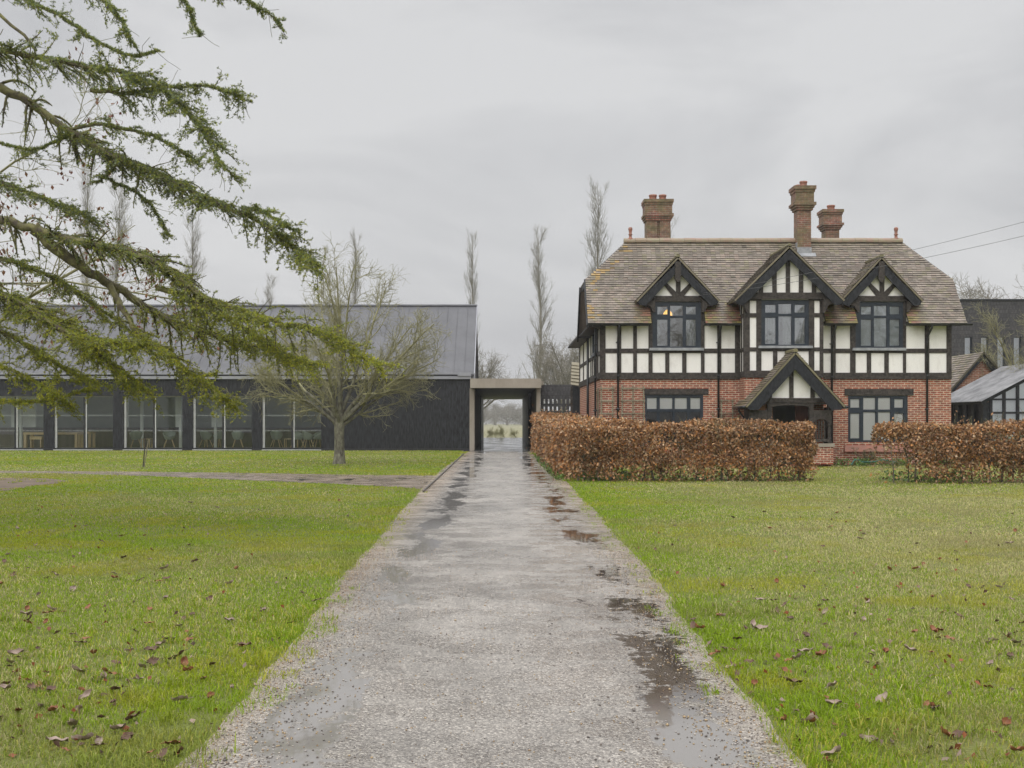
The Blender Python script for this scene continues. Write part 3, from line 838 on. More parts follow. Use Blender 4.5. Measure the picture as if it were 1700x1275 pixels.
rail(1244, 1256, 520, 527, BAYY); rail(1351, 1361, 520, 527, BAYY)
rail(1236.2, 1263, 494.5, 499, BAYY); rail(1342, 1366.6, 494.5, 499, BAYY)
for a, c in ((BAYY - .03, BAYY + .1), (37.08, 37.2), (37.4, 37.47)):
    tf.box(BX0 - .03, BX0 - .0005, a, c, zbb, Z_(497, BAYY))
for z0, z1 in ((Z_(626, BAYY), Z_(616, BAYY)), (Z_(583, BAYY), Z_(577, BAYY)), (Z_(527, BAYY), Z_(520, BAYY))):
    tf.box(BX0 - .026, BX0 - .0005, BAYY + .1, 37.4, z0, z1)
# flank framing
for y in (37.47, 38.25, 40.5, 41.25, 43.0, 45.0, 47.15):
    tf.box(XL - .035, XL - .0005, y, y + .15, zb, EZ)
for y in (38.7, 39.1, 39.5, 39.9): tf.box(XL - .03, XL - .0005, y, y + .1, zb + .2, sz0 - .1)
for z0, z1, p in ((zb, zb + .22, .055), (sz0 - .14, sz0, .028), (EZ - .12, EZ, .028)):
    tf.box(XL - p, XL - .0006, W, 47.3, z0, z1)
# curved brackets under the eaves
for px in (1027.8, 1194, 1383, 1538.7):
    x = X_(px, W)
    for k in range(5):
        a = k / 5 * math.pi / 2; c = (k + 1) / 5 * math.pi / 2
        tf.slab((x - .05, W - .33 * (1 - math.cos(a)) - .03, EZ - .42 + .36 * math.sin(a)), (x + .05, W - .33 * (1 - math.cos(a)) - .03, EZ - .42 + .36 * math.sin(a)),
                (x + .05, W - .33 * (1 - math.cos(c)) - .03, EZ - .42 + .36 * math.sin(c)), (x - .05, W - .33 * (1 - math.cos(c)) - .03, EZ - .42 + .36 * math.sin(c)), .06)
tf.build("timber_frame", M["timber"], house)

# --- windows
def casement(cx):  # three lights with transom
    return [(cx - 34.5, cx - 16.5, 508.5, 522.5), (cx - 13.2, cx + 9.3 - .5, 507, 524.5), (cx + 13.5 - .5, cx + 30.5, 508.5, 522.5),
            (cx - 34.8, cx - 16.5, 530, 574.5), (cx - 13.2, cx + 8.8, 527.5, 576), (cx + 13, cx + 30.5, 530, 574.5)]
c1 = casement(1125.3)
window(house, W, u1, c1, backing=[((1086, 1096, 504, 577), "voile"), ((1133, 1161, 504, 577), "voile")], sill=(1077.3, 1167.5, 577.8, 582.2))
c3 = [(a + 338.2, b_ + 338.2, y0, y1) for a, b_, y0, y1 in c1]
window(house, W, u3, c3, backing=[((1423, 1497, 504, 577), "paleblind")], sill=(1413.7, 1502.4, 577.8, 582.2))
c2 = [(a + 180, b_ + 180, y0 - 3, y1 - 3) for a, b_, y0, y1 in c1]
c2 = [(a * 1.03 - 1303 * .03, b_ * 1.03 - 1303 * .03, y0, y1) for a, b_, y0, y1 in c2]
window(house, BAYY, u2, c2, backing=[((1266, 1290, 500, 574), "voile"), ((1300, 1340, 500, 574), "voile")], sill=(1258, 1348, 574.4, 578.3))
cols = [(1073.6, 1091), (1095, 1117), (1119.8, 1141.2), (1145.8, 1163.3)]
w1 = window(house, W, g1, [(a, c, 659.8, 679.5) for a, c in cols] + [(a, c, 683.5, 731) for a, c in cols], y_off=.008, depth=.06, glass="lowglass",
            backing=[((1072, 1166, 657, 680.5), "blind"), ((1072, 1166, 681, 735), "dark")])  # dark sheet painted in for the hedge mirrored by the lower panes
cols2 = [(1411.6, 1428), (1433, 1454.3), (1457.6, 1479.2), (1484.6, 1500.6)]
p2 = []
for i, (a, c) in enumerate(cols2):
    p2 += [(a, c, 661.8 if i in (0, 3) else 659.5, 677.3 if i in (0, 3) else 680.5), (a, c, 686 if i in (0, 3) else 683.6, 728.3 if i in (0, 3) else 731.5)]
window(house, W, g2, p2, y_off=.008, depth=.06, glass="lowglass", backing=[((1409, 1506, 657, 733.5), "blind")])
# flank window seen edge on
fw = MB()
fw.box(XL - .05, XL + .05, sy0, sy0 + .1, sz0, sz1); fw.box(XL - .05, XL + .05, sy1 - .1, sy1, sz0, sz1); fw.box(XL - .05, XL + .05, 39.43, 39.53, sz0, sz1)
fw.box(XL - .048, XL + .05, sy0 + .1, sy1 - .1, sz0, sz0 + .08); fw.box(XL - .048, XL + .05, sy0 + .1, sy1 - .1, sz1 - .08, sz1); fw.box(XL - .12, XL - .051, sy0 - .05, sy1 + .05, sz0 - .08, sz0 - .01)
fwo = fw.build("window", M["frame"], house)
MB().add([(XL, sy0, sz0), (XL, sy1, sz0), (XL, sy1, sz1), (XL, sy0, sz1)], [(0, 3, 2, 1)]).build("glass", M["glass"], fwo)
for o, nm in (((1069.8, 1176, 645.2, 655), "lintel"), ((1402, 1516, 645.7, 656.2), "lintel")):
    MB().pbox(*o, W, W - .04, W + .12).build(nm, M["timber"], house)
ss = MB()
a0, a1, a2, a3 = prect(1401, 1514, 734, 749, W)
ss.add([(a0, W - .10, a2), (a1, W - .10, a2), (a1 - .1, W + .05, a3), (a0 + .1, W + .05, a3), (a0, W - .002, a2 - .03), (a1, W - .002, a2 - .03), (a0, W - .1, a2 - .03), (a1, W - .1, a2 - .03), (a0 + .02, W - .002, a3), (a1 - .02, W - .002, a3)],
       [(0, 1, 2, 3), (6, 7, 1, 0), (4, 6, 0, 8), (1, 7, 5, 9), (0, 3, 8), (1, 9, 2), (4, 5, 7, 6)])
ss.build("brick_sill", M["terracotta"], house)

# --- main roof
rf = MB()
ZH = 6.53
def lim(z):
    if z <= ZH: return 2.97, 15.95
    k = (z - ZH) / (RZ - ZH); k2 = k ** 0.93
    return 2.97 + (4.55 - 2.97) * k2, 15.95 - (15.95 - 14.5) * k2
NOTCH = [(X_(1079, W), X_(1168, W), 6.1), (BX0 - .02, BX1 + .2, 5.9), (X_(1418, W), X_(1502, W), 6.1)]
def rows_main(v):
    z = EZ + v * TAN / SL; a, c = lim(z); out = [(a, c)]
    for n0, n1, zz in NOTCH:
        if z < zz:
            o2 = []
            for (p, q) in out:
                if p < n0: o2.append((p, min(q, n0)))
                if q > n1: o2.append((max(p, n1), q))
            out = o2
    return out
def tone_main(u, v, col):
    z = EZ + v * TAN / SL
    g = vnoise(u, v, 1.2) - .5; g2_ = vnoise(u + 30, v, .35) - .5
    col = col * (1 + .22 * g + .10 * g2_)
    if v > 3.1: col = col * (1 - .35 * (v - 3.1)) + np.array((.17, .16, .085)) * .35 * (v - 3.1)
    for n0, n1, zz in NOTCH:
        d = min(abs(u - n0), abs(u - n1))
        if z < 5.55 and d < .55 and not (n0 < u < n1):
            k = (1 - d / .75) * .95
            pal = random.choice(((.25, .21, .05), (.20, .17, .05), (.27, .12, .075), (.16, .13, .06), (.24, .13, .08)))
            col = col * (1 - k) + np.array(pal) * k
    if (u - 2.97 < .5 and random.random() < .12) or (z > 6.3 and abs(u - lim(z)[0]) < .6 and random.random() < .28): col = np.array((.33, .225, .085))
    if random.random() < .012: col = col * .5
    return col
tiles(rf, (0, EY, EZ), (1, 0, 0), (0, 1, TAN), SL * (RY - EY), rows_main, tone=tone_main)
nrm = np.array((0, -TAN, 1)) / SL
deckpts = [(2.98, EY + .02, EZ), (15.94, EY + .02, EZ)]
# boarding under the tiles, cut round the dormers
for (a, c, z0, z1) in [(2.98, NOTCH[0][0], EZ, 6.1), (NOTCH[0][1], NOTCH[1][0], EZ, 6.1), (NOTCH[1][1], NOTCH[2][0], EZ, 6.1), (NOTCH[2][1], 15.94, EZ, 6.1), (NOTCH[1][0], NOTCH[1][1], 5.9, 6.1),
                       (2.98, 15.94, 6.1, ZH)]:
    poly_slab(rf, [(a, roofY(z0), z0), (c, roofY(z0), z0), (c, roofY(z1), z1), (a, roofY(z1), z1)], nrm * .05, (.05, .045, .04))
poly_slab(rf, [(2.98, roofY(ZH), ZH), (15.94, roofY(ZH), ZH), (14.5, RY, RZ), (4.55, RY, RZ)], nrm * .05, (.05, .045, .04))
n2 = np.array((0, TAN, 1)) / SL
poly_slab(rf, [(15.95, 41.62, EZ), (2.97, 41.62, EZ), (2.97, 40.47, ZH), (4.55, RY, RZ), (14.5, RY, RZ), (15.95, 40.47, ZH)], n2 * .06)
poly_slab(rf, [(2.97, roofY(ZH) , ZH), (4.55, RY, RZ), (2.97, 40.47, ZH)], (-.05, 0, .05))
poly_slab(rf, [(15.95, roofY(ZH), ZH), (15.95, 40.47, ZH), (14.5, RY, RZ)], (.05, 0, .05))
# rear range, hipped
e = [(2.97, 41.7, EZ), (15.95, 41.7, EZ), (15.95, 47.7, EZ), (2.97, 47.7, EZ)]; ra, rb_ = (6.2, 44.5, 7.7), (13, 44.5, 7.7)
for q in ([e[0], e[1], rb_, ra], [e[2], e[3], ra, rb_], [e[3], e[0], ra], [e[1], e[2], rb_]): poly_slab(rf, q, (0, 0, .07))
roof = rf.build("roof", M["tile"], house)
rt = MB(); x = 4.45
while x < 14.55:
    L = random.uniform(.40, .5); z = RZ + .01 + random.uniform(-.008, .008)
    a = np.linspace(-.35, math.pi + .35, 8); r0 = .125
    ring = [(RY - r0 * math.cos(t), z + r0 * math.sin(t) - .03) for t in a]
    pts = [(x + .004, y, zz) for y, zz in ring] + [(min(x + L, 14.6) - .004, y, zz) for y, zz in ring]
    t_ = random.uniform(.75, 1.2)
    rt.add(pts, [(i, i + 1, 9 + i, 8 + i) for i in range(7)] + [tuple(range(8)), tuple(range(15, 7, -1))], (t_, t_, t_)); x += L
rt.build("ridge_tiles", M["ridge"], roof)
for px in (1046.5, 1487.5):
    x = X_(px, RY)
    q = MB().lathe(x, RY, [(.11, RZ), (.10, RZ + .09), (.055, RZ + .12), (.05, RZ + .2), (.085, RZ + .23), (.05, RZ + .26), (.06, RZ + .36), (.08, RZ + .42), (.07, RZ + .47), (.03, RZ + .5)], 12)
    q.build("finial", M["terracotta"], roof, True)
# verge boards on the left end of the roof
vb = MB()
vb.slab((2.97, EY, EZ - .16), (2.97, roofY(ZH), ZH - .16), (2.97, roofY(ZH), ZH), (2.97, EY, EZ), .05)
vb.slab((2.97, 40.47, ZH - .02), (2.97, 41.62, EZ - .02), (2.97, 41.62, EZ - .3), (2.97, 40.47, ZH - .3), -.06)
vb.slab((3.0, 40.47, ZH - .02), (3.0, 38.25, ZH - .02), (3.0, 38.25, ZH - .2), (3.0, 40.47, ZH - .2), -.05)
vb.box(2.99, XL - .01, EY + .05, 41.5, EZ - .1, EZ - .06)
vb.box(2.93, XL - .02, 41.7, 47.6, EZ - .14, EZ - .08)
vb.build("verge_board", M["blackwood"], house)

# --- gutters and downpipes
for a, c in ((974, 1080), (1168.5, 1230), (1366, 1419), (1503, 1614)):
    gt = MB(); x0, x1 = X_(a, 37.03), X_(c, 37.03)
    n = 7; ring = [(37.02 + .062 * math.cos(t), EZ - .015 + .062 * math.sin(t)) for t in np.linspace(math.pi, 2 * math.pi, n)]
    ri2 = [(37.02 + .052 * math.cos(t), EZ - .012 + .052 * math.sin(t)) for t in np.linspace(2 * math.pi, math.pi, n)]
    rr = ring + ri2
    pts = [(x0, y, z) for y, z in rr] + [(x1, y, z) for y, z in rr]; k = len(rr)
    gt.add(pts, [(i, k + i, k + (i + 1) % k, (i + 1) % k) for i in range(k)] + [tuple(range(k))[::-1], tuple(range(k, 2 * k))])
    xx = x0 + .2
    while xx < x1: gt.box(xx, xx + .03, 37.01, 37.2, EZ - .09, EZ - .078); xx += .8
    gt.build("gutter", M["iron"], house)
def downpipe(x, y, ztop, zbot, yg=37.03):
    q = MB().tube([(x, yg, ztop), (x, yg, ztop - .1), (x, y - .06, ztop - .42), (x, y - .06, zbot)], .036, 10)
    for z in np.arange(zbot + .6, ztop - .5, 1.15): q.tube([(x, y - .06, z), (x, y - .06, z + .07)], .046, 10); q.box(x - .07, x + .07, y - .03, y - .001, z + .02, z + .05)
    q.build("downpipe", M["iron"], house, True)
for px in (1026, 1192.8, 1539.3): downpipe(X_(px, W - .06), W, EZ - .05, .15)
downpipe(X_(1381.3, W - .06), W, EZ - .05, .1)
downpipe(XL - .15, 37.95, EZ - .1, .1, 37.9)
q = MB().tube([(XL - .1, 41.8, EZ - .15), (XL - .1, 41.8, .1)], .05, 10); q.build("downpipe", M["iron"], house, True)

# --- dormer gables
def gable(name, apex, halfw, eave_py, Yw, over, edge, barge_in, tilepal=None):
    """front gable on the main roof: tiled slopes, barge boards, panel and studs are added by the caller"""
    cx, ay = apex; Yb = Yw - over
    A = np.array((X_(cx, Yb), Yb, Z_(ay, Yb)))
    mb = MB()
    for sgn in (-1, 1):
        E = np.array((X_(cx + sgn * halfw, Yb), Yb, Z_(eave_py, Yb)))
        up = A - E; L = np.linalg.norm(up); upn = up / L
        back = np.array((0, 1.0, 0))
        dE, dA = roofY(E[2]) - Yb + .12, roofY(A[2]) - Yb + .15
        ln = lambda v: dE + (dA - dE) * min(max(v / L, 0), 1)
        if sgn > 0: tiles(mb, E, back, upn, L, lambda v: [(0, ln(v))], pal=TILE_PAL + MOSS_PAL) if False else None
        U = back if sgn > 0 else back
        # keep the normal pointing up and out
        if sgn < 0:
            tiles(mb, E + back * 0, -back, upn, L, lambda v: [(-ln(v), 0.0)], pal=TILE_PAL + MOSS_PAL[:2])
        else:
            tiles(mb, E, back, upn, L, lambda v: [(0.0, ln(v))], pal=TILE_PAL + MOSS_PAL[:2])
        nn = np.cross(upn, back) if sgn < 0 else np.cross(back, upn)
        if nn[2] < 0: nn = -nn
        P = [E, A, A + back * dA, E + back * dE]
        if sgn > 0: P = [E, E + back * dE, A + back * dA, A]
        poly_slab(mb, P, nn * .055, (.19, .165, .11))
    rp = []
    t = np.linspace(-.5, math.pi + .5, 7)
    for yy in (Yb - .01, roofY(A[2]) + .1): rp += [(A[0] - .07 * math.cos(q), yy, A[2] + .01 + .07 * math.sin(q)) for q in t]
    mb.add(rp, [(i, 7 + i, 8 + i, i + 1) for i in range(6)] + [tuple(range(6, -1, -1))], (.17, .155, .085))
    g = mb.build(name, M["tile"], house)
    for sgn in (-1, 1):
        o0 = (cx, ay + edge); o1 = (cx + sgn * (halfw - 3.5), eave_py + 1.5)
        sl = (o1[1] - o0[1]) / (halfw - 3.5)
        i1 = (cx + sgn * (halfw - barge_in * .93), eave_py + 2 + barge_in * .35 + 1); i0 = (cx, ay + edge + barge_in)
        q = MB().pprism([o0, o1, (o1[0] - sgn * 1.5, o1[1] + 5), i1, i0], Yb, Yb + .012, Yb + .07)
        q.build("bargeboard", M["blackwood"], g)
    return g


def dormer(cx):
    g = gable("dormer", (cx, 425.5), 69.5, 499, W, .3, 8.5, 16.5)
    d = cx - 1126
    pn = MB().pprism([(cx, 440), (cx - 58, 500.5), (cx + 58, 500.5)], W - .05, W - .05, W + .3)
    pn.build("gable_panel", M["plaster"], g)
    t = MB(); y0, y1 = W - .095, W - .0505
    t.pprism([(1074 + d, 500.5), (1179 + d, 500.5), (1170 + d, 491.5), (1084 + d, 491.5)], W - .05, y0 - .008, y1)
    t.pprism([(1122 + d, 440), (1129.5 + d, 440), (1129.5 + d, 491.5), (1122 + d, 491.5)], W - .05, y0, y1)
    for s in (-1, 1):
        m_ = 1125.8 + d
        t.pprism([(m_ + s * 27, 469.5), (m_ + s * 22.2, 474.8 - 6.5), (m_ + s * 3.6, 486.5), (m_ + s * 3.6, 491.5), (m_ + s * 9.5, 491.5)], W - .05, y0 + .004, y1)
        t.pprism([(m_ + s * 24, 466), (m_ + s * 20, 469), (m_ + s * 3.6, 485), (m_ + s * 8.5, 491.5)], W - .05, y0 + .006, y1)
        # brackets carrying the barge feet
        t.pprism([(m_ + s * 39, 500.5), (m_ + s * 58, 500.5), (m_ + s * 60, 505), (m_ + s * 47, 509), (m_ + s * 42, 519), (m_ + s * 39, 519)], W - .05, W - .2, W + .1)
    t.pprism([(1121 + d, 434), (1130 + d, 434), (1130.5 + d, 462), (1127.5 + d, 468), (1123.5 + d, 468), (1120.5 + d, 462)], W - .3, W - .33, W - .2)
    t.build("gable_timber", M["timber"], g)
    for s in (-1, 1):
        x = X_(cx - .5 + s * 42.5, W)
        MB().add([(x, W, 5.0), (x, W, 5.9), (x, 38.1, 5.95)], [(0, 1, 2)]).build("cheek", M["blackwood"], g)
dormer(1126); dormer(1464)

g = gable("central_gable", (1311, 407), 92, 498, BAYY, .32, 7, 16.5)
MB().pprism([(1311, 423), (1234, 496.5), (1388, 496.5)], BAYY - .04, BAYY - .04, BAYY + .3).build("gable_panel", M["plaster"], g)
t = MB(); y0, y1 = BAYY - .085, BAYY - .0405
t.pprism([(1243, 497), (1376, 497), (1366, 486), (1255, 486)], BAYY - .04, y0 - .03, y1)
for a, c, top in ((1260, 1266.5, 470), (1282, 1289, 448), (1304.3, 1311.2, 425), (1326, 1333, 441), (1347.6, 1354.4, 462)):
    t.pprism([(a, top), (c, top), (c, 486), (a, 486)], BAYY - .04, y0, y1)
for s in (-1, 1):
    t.pprism([(1302 + s * 62, 497), (1302 + s * 86, 497), (1302 + s * 84, 503), (1302 + s * 70, 508), (1302 + s * 64, 520), (1302 + s * 61, 520)], BAYY, BAYY - .22, BAYY - .033)
t.build("gable_timber", M["timber"], g)

# --- chimneys
def chimney(body, Yf, dep, z0, py_top, py_head, out, pots, flash=False, cleft=False):
    x0, x1 = X_(body[0], Yf), X_(body[1], Yf); zt_, zh = Z_(py_top, Yf), Z_(py_head, Yf)
    mb = MB().box(x0, x1, Yf, Yf + dep, z0, zh + .02)
    if cleft:
        mb = MB(); xm = (x0 + x1) / 2
        mb.box(x0, xm - .05, Yf, Yf + dep, z0, zh + .02); mb.box(xm + .05, x1, Yf, Yf + dep, z0, zh + .02); mb.box(xm - .05, xm + .05, Yf + .06, Yf + dep - .06, z0, zh + .02)
    hgt = zt_ - zh
    for e0, a, c in ((.35, 0, .1), (.65, .1, .2), (1.0, .2, .32), (.55, .32, .74), (.75, .74, .85), (1.0, .85, 1.0)):
        ex = out * e0
        mb.box(x0 - ex, x1 + ex, Yf - ex, Yf + dep + ex, zh + hgt * a + .001, zh + hgt * c)
    c = mb.build("chimney", M["brick_chim"], house)
    for (pa, pb, ptop, yy) in pots:
        px_ = X_((pa + pb) / 2, Yf); r = (X_(pb, Yf) - X_(pa, Yf)) / 2
        zp = Z_(ptop, Yf)
        MB().lathe(px_, Yf + yy, [(r * 1.12, zt_), (r, zt_ + .05), (r * .95, zp - .07), (r * 1.1, zp - .05), (r * 1.08, zp), (r * .8, zp), (r * .78, zp - .15)], 14).build("chimney_pot", M["terracotta"], c, True)
    if flash:
        f = MB(); ex = .012
        f.box(x0 - ex, x1 + ex, Yf - ex, Yf - .001, Z_(421, Yf), Z_(410.5, Yf)); f.box(x0 - ex, x0 - .001, Yf, Yf + dep, Z_(412, Yf), Z_(402, Yf))
        f.slab((x0 - .04, Yf - .10, EZ + (Yf - .10 - EY) * TAN + .05), (x1 + .16, Yf - .10, EZ + (Yf - .10 - EY) * TAN + .05), (x1 + .16, Yf - .001, EZ + (Yf - EY) * TAN + .05), (x0 - .04, Yf - .001, EZ + (Yf - EY) * TAN + .05), .02)
        f.build("flashing", M["lead"], c)
chimney((1073.5, 1113), 40.1, .6, 6.9, 331, 366, .11, [(1079.5, 1092, 321, .3), (1096, 1108, 321, .3)], cleft=True)
chimney((1323.8, 1346.6), 38.98, .48, 7.1, 309, 349, .15, [(1329.5, 1341.5, 300, .14), (1325.5, 1334, 303.5, .36)], flash=True)
chimney((1370, 1393.4), 41.4, .5, 6.5, 348, 381, .14, [(1376.5, 1389, 339, .25)])

# --- porch
PF = 35.65
A = np.array((X_(1321, PF), PF, Z_(583, PF)))
mb = MB()
for sgn in (-1, 1):
    E = np.array((X_(1321 + sgn * 83, PF), PF, Z_(674.5, PF))); up = A - E; L = np.linalg.norm(up); upn = up / L
    D = BAYY - PF if True else 0
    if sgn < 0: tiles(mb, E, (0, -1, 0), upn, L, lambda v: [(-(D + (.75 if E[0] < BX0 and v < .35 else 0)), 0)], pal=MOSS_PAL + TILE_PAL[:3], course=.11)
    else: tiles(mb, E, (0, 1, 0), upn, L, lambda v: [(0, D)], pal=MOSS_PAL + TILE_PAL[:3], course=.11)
    nn = np.cross((0, 1, 0), upn); nn = nn if nn[2] > 0 else -nn
    b = np.array((0, D - .005, 0))
    P = [E, A, A + b, E + b] if sgn < 0 else [E, E + b, A + b, A]
    poly_slab(mb, P, nn * .06, (.19, .17, .10))
rp = []
t_ = np.linspace(-.5, math.pi + .5, 7)
for yy in (PF - .01, BAYY): rp += [(A[0] - .08 * math.cos(q), yy, A[2] + .015 + .08 * math.sin(q)) for q in t_]
mb.add(rp, [(i, 7 + i, 8 + i, i + 1) for i in range(6)] + [tuple(range(6, -1, -1))], (.19, .17, .08))
porch = mb.build("porch", M["tile"], house)
for sgn in (-1, 1):
    MB().pprism([(1320.5, 589.5), (1320.5 + sgn * 80, 676), (1320.5 + sgn * 76, 680.5), (1320.5 + sgn * 61, 680.5), (1320.5, 613)], PF, PF + .015, PF + .08).build("bargeboard", M["blackwood"], porch)
PP = PF + .3
MB().pprism([(1320.5, 608), (1262, 667), (1380, 667)], PP, PP + .01, PP + .1).build("gable_panel", M["plaster"], porch)
t = MB()
t.pbox(1255, 1386, 660.8, 668.3, PP, PP - .05, PP + .006)
t.pbox(1310.2, 1317, 606, 660.5, PP, PP - .04, PP + .006)
t.pbox(1274.5, 1281.3, 643, 660.5, PP, PP - .035, PP + .006); t.pbox(1345.3, 1352, 643, 660.5, PP, PP - .035, PP + .006)
t.pprism([(1281, 668.6), (1344, 668.6), (1344, 676), (1336, 673.8), (1313, 672.6), (1290, 673.8), (1281, 676)], PP, PP - .02, PP + .1)
for s, (a, c) in ((1, (1250, 1274)), (1, (1351, 1375))):
    t.pbox(a, c, 681, 693.5, PP, PP - .01, PP + .08)
    pts = [(a, 693.6), (c, 693.6)] + [(c - (c - a) * k / 8, 701 - 6 * math.sin(math.pi * k / 8)) for k in range(9)]
    t.pprism(pts, PP, PP - .005, PP + .075)
    t.pbox(a, c, 668.6, 671.5, PP, PP - .01, PP + .08)
    t.pbox(a - 1, c + 1, 728.5, 733, PP, PP - .02, PP + .1)
t.build("porch_frame", M["timber"], porch)
def porchpost(a, c, base=768, turned=True):
    q = MB(); x0, x1 = X_(a, PP), X_(c, PP); xm = (x0 + x1) / 2; r = (x1 - x0) / 2
    q.box(x0, x1, PP - .015, PP + 2 * r, Z_(702, PP), Z_(668.2, PP)) ; zlo = Z_(733, PP)
    q.lathe(xm, PP + r, [(r * 1.2, Z_(707, PP)), (r * 1.25, Z_(704.5, PP)), (r * .95, Z_(702, PP))], 12)
    q.lathe(xm, PP + r, [(r * 1.15, zlo), (r * .8, zlo + .08), (r * .95, zlo + .3), (r * .72, Z_(707, PP))], 12)
    q.box(x0 - .01, x1 + .01, PP - .02, PP + 2 * r + .01, Z_(base, PP), zlo)
    q.build("porch_post", M["timber"], porch)
porchpost(1274.3, 1281.6, 736); porchpost(1343.3, 1350.6, 736); porchpost(1244, 1250, 736); porchpost(1374.5, 1380.5, 736)
for a, c in ((1252, 1272), (1353, 1372)):
    for k in range(4):
        xx = X_(a + (c - a) * (k + .5) / 4, PP)
        MB().lathe(xx, PP + .04, [(.022, Z_(729, PP)), (.03, Z_(722, PP)), (.018, Z_(714, PP)), (.028, Z_(706, PP)), (.02, Z_(698, PP))], 8).build("baluster", M["timber"], porch)
for a, c in ((1243, 1283), (1349, 1383)):
    pb_ = MB().pbox(a, c, 742, 770.5, PP, PP - .03, PP + .16); xx = X_(1243, PP) if a < 1300 else X_(1383, PP) - .16
    pb_.box(xx, xx + .16, PP + .16, BAYY - .001, 0, Z_(742, PP)); pb_.build("porch_wall", M["brick"], porch)
for a, c in ((1242, 1284), (1348, 1385)): MB().pbox(a, c, 736.2, 742, PP, PP - .06, PP + .2).build("porch_coping", M["concrete"], porch)
for px in (1244, 1379):
    x = X_(px, PP); MB().box(x, x + .06, PP + .1, BAYY - .01, Z_(742, PP), Z_(676, PP)).build("porch_side", M["blackwood"], porch)
dr = MB(); d0, d1, d2, d3 = prect(1321, 1343, 668.5, 770.5, BAYY)
dr.box(d0, d1, BAYY + .08, BAYY + .13, d2, d3)
for k in range(1, 5): dr.box(d0 + (d1 - d0) * k / 5 - .006, d0 + (d1 - d0) * k / 5 + .006, BAYY + .07, BAYY + .079, d2, d3)
dr.box(d0, d1, BAYY + .068, BAYY + .0795, d2 + 1.2, d2 + 1.28)
dr.build("door", M["door"], porch)
pg = MB(); zg = Z_(675, PF) - .02
pg.tube([(X_(1238, PF) - .06, PF - .05, zg), (X_(1238, PF) - .06, BAYY + .5, zg)], .05, 8)
MB().tube([(X_(1406, PF), PF - .05, zg), (X_(1406, PF), BAYY, zg)], .05, 8).build("porch_gutter", M["iron"], porch, True)
xg = X_(1238, PF) - .06
pg.tube([(xg, 36.4, zg), (xg, 36.4, zg - .12), (xg + .22, 36.6, zg - .35), (xg + .24, 36.62, .1)], .034, 8)
pg.build("porch_gutter", M["iron"], porch, True)

# --- things on and inside the house
lampx, lampy, lampz = at(1108.5, 521.5, 38.2)
lp = thing("pendant_lamp", "glowing orange pendant lamp behind the glass of the upper left window", "lamp", (lampx, lampy, lampz))
MB().lathe(lampx, lampy, [(.02, lampz + .16), (.09, lampz + .12), (.155, lampz + .02), (.165, lampz - .06), (.15, lampz - .1)], 18).build("lamp_shade", lampm, lp, True)
MB().tube([(lampx, lampy, lampz + .16), (lampx, lampy, 5.55)], .008, 6).build("flex", M["cable"], lp)

def trellis(label, px0, px1, py0, nv, hs, Y=W):
    mb = MB(); x0, x1 = X_(px0, Y), X_(px1, Y); z1 = Z_(py0, Y)
    for k in range(nv):
        x = x0 + (x1 - x0) * k / (nv - 1); mb.box(x - .022, x + .022, Y - .06, Y - .036, .12, z1 + random.uniform(0, .04))
    for h in hs:
        z = Z_(h, Y) + random.uniform(-.01, .01); mb.box(x0 - .06, x1 + .06, Y - .085, Y - .0605, z - .02, z + .02)
    o = mb.build("trellis", M["trellis"]); tag(o, label, "trellis", "trellises on the brick wall"); return o
HS = (644.5, 665.5, 686.8, 708, 729)
trellis("narrow weathered wooden trellis on the brick wall left of the first downpipe", 998, 1017, 641.5, 2, HS)
trellis("wider weathered wooden trellis with three uprights beside the low window", 1033, 1068, 641.5, 3, HS)
trellis("low wooden trellis on the brick wall just left of the porch", 1197, 1216, 663, 2, (664.5, 686, 708, 730))
tm = MB()
for y in (37.75, 38.1): tm.box(XL - .07, XL - .04, y, y + .045, .1, Z_(644, 37.7))
for z in (.7, 1.3, 1.9, 2.5): tm.box(XL - .095, XL - .071, 37.65, 38.3, z, z + .04)
tag(tm.build("trellis", M["trellis"]), "weathered trellis round the corner on the left flank of the house", "trellis", "trellises on the brick wall")

pk = MB(); x, y, z = at(1262.5, 720, 36.3)
pk.box(x - .1, x + .1, 36.25, 36.33, 0.02, Z_(672, 36.3)); pk.box(x - .13, x + .13, 36.22, 36.249, Z_(684, 36.3), Z_(674, 36.3))
tag(pk.build("notice_post", M["orangewood"]), "orange pine notice post standing inside the left side of the timber porch", "post")

# overhead cables running to the left dormer
def cable(label, a, c, sag):
    pts = []
    for k in range(33):
        t = k / 32; p = np.array(a) * (1 - t) + np.array(c) * t; p[2] -= sag * 4 * t * (1 - t); pts.append(tuple(p))
    o = MB().tube(pts, .0065, 6).build("overhead_cable", M["cable"], None, True)
    tag(o, label, "cable", "cables to the house")
cable("upper thin grey overhead cable running to the left dormer", at(1166, 487, 37.1), at(2000, 283, 30), .25)
cable("lower thin grey overhead cable running to the left dormer", at(1160, 490.5, 37.1), at(2000, 314, 29), .30)
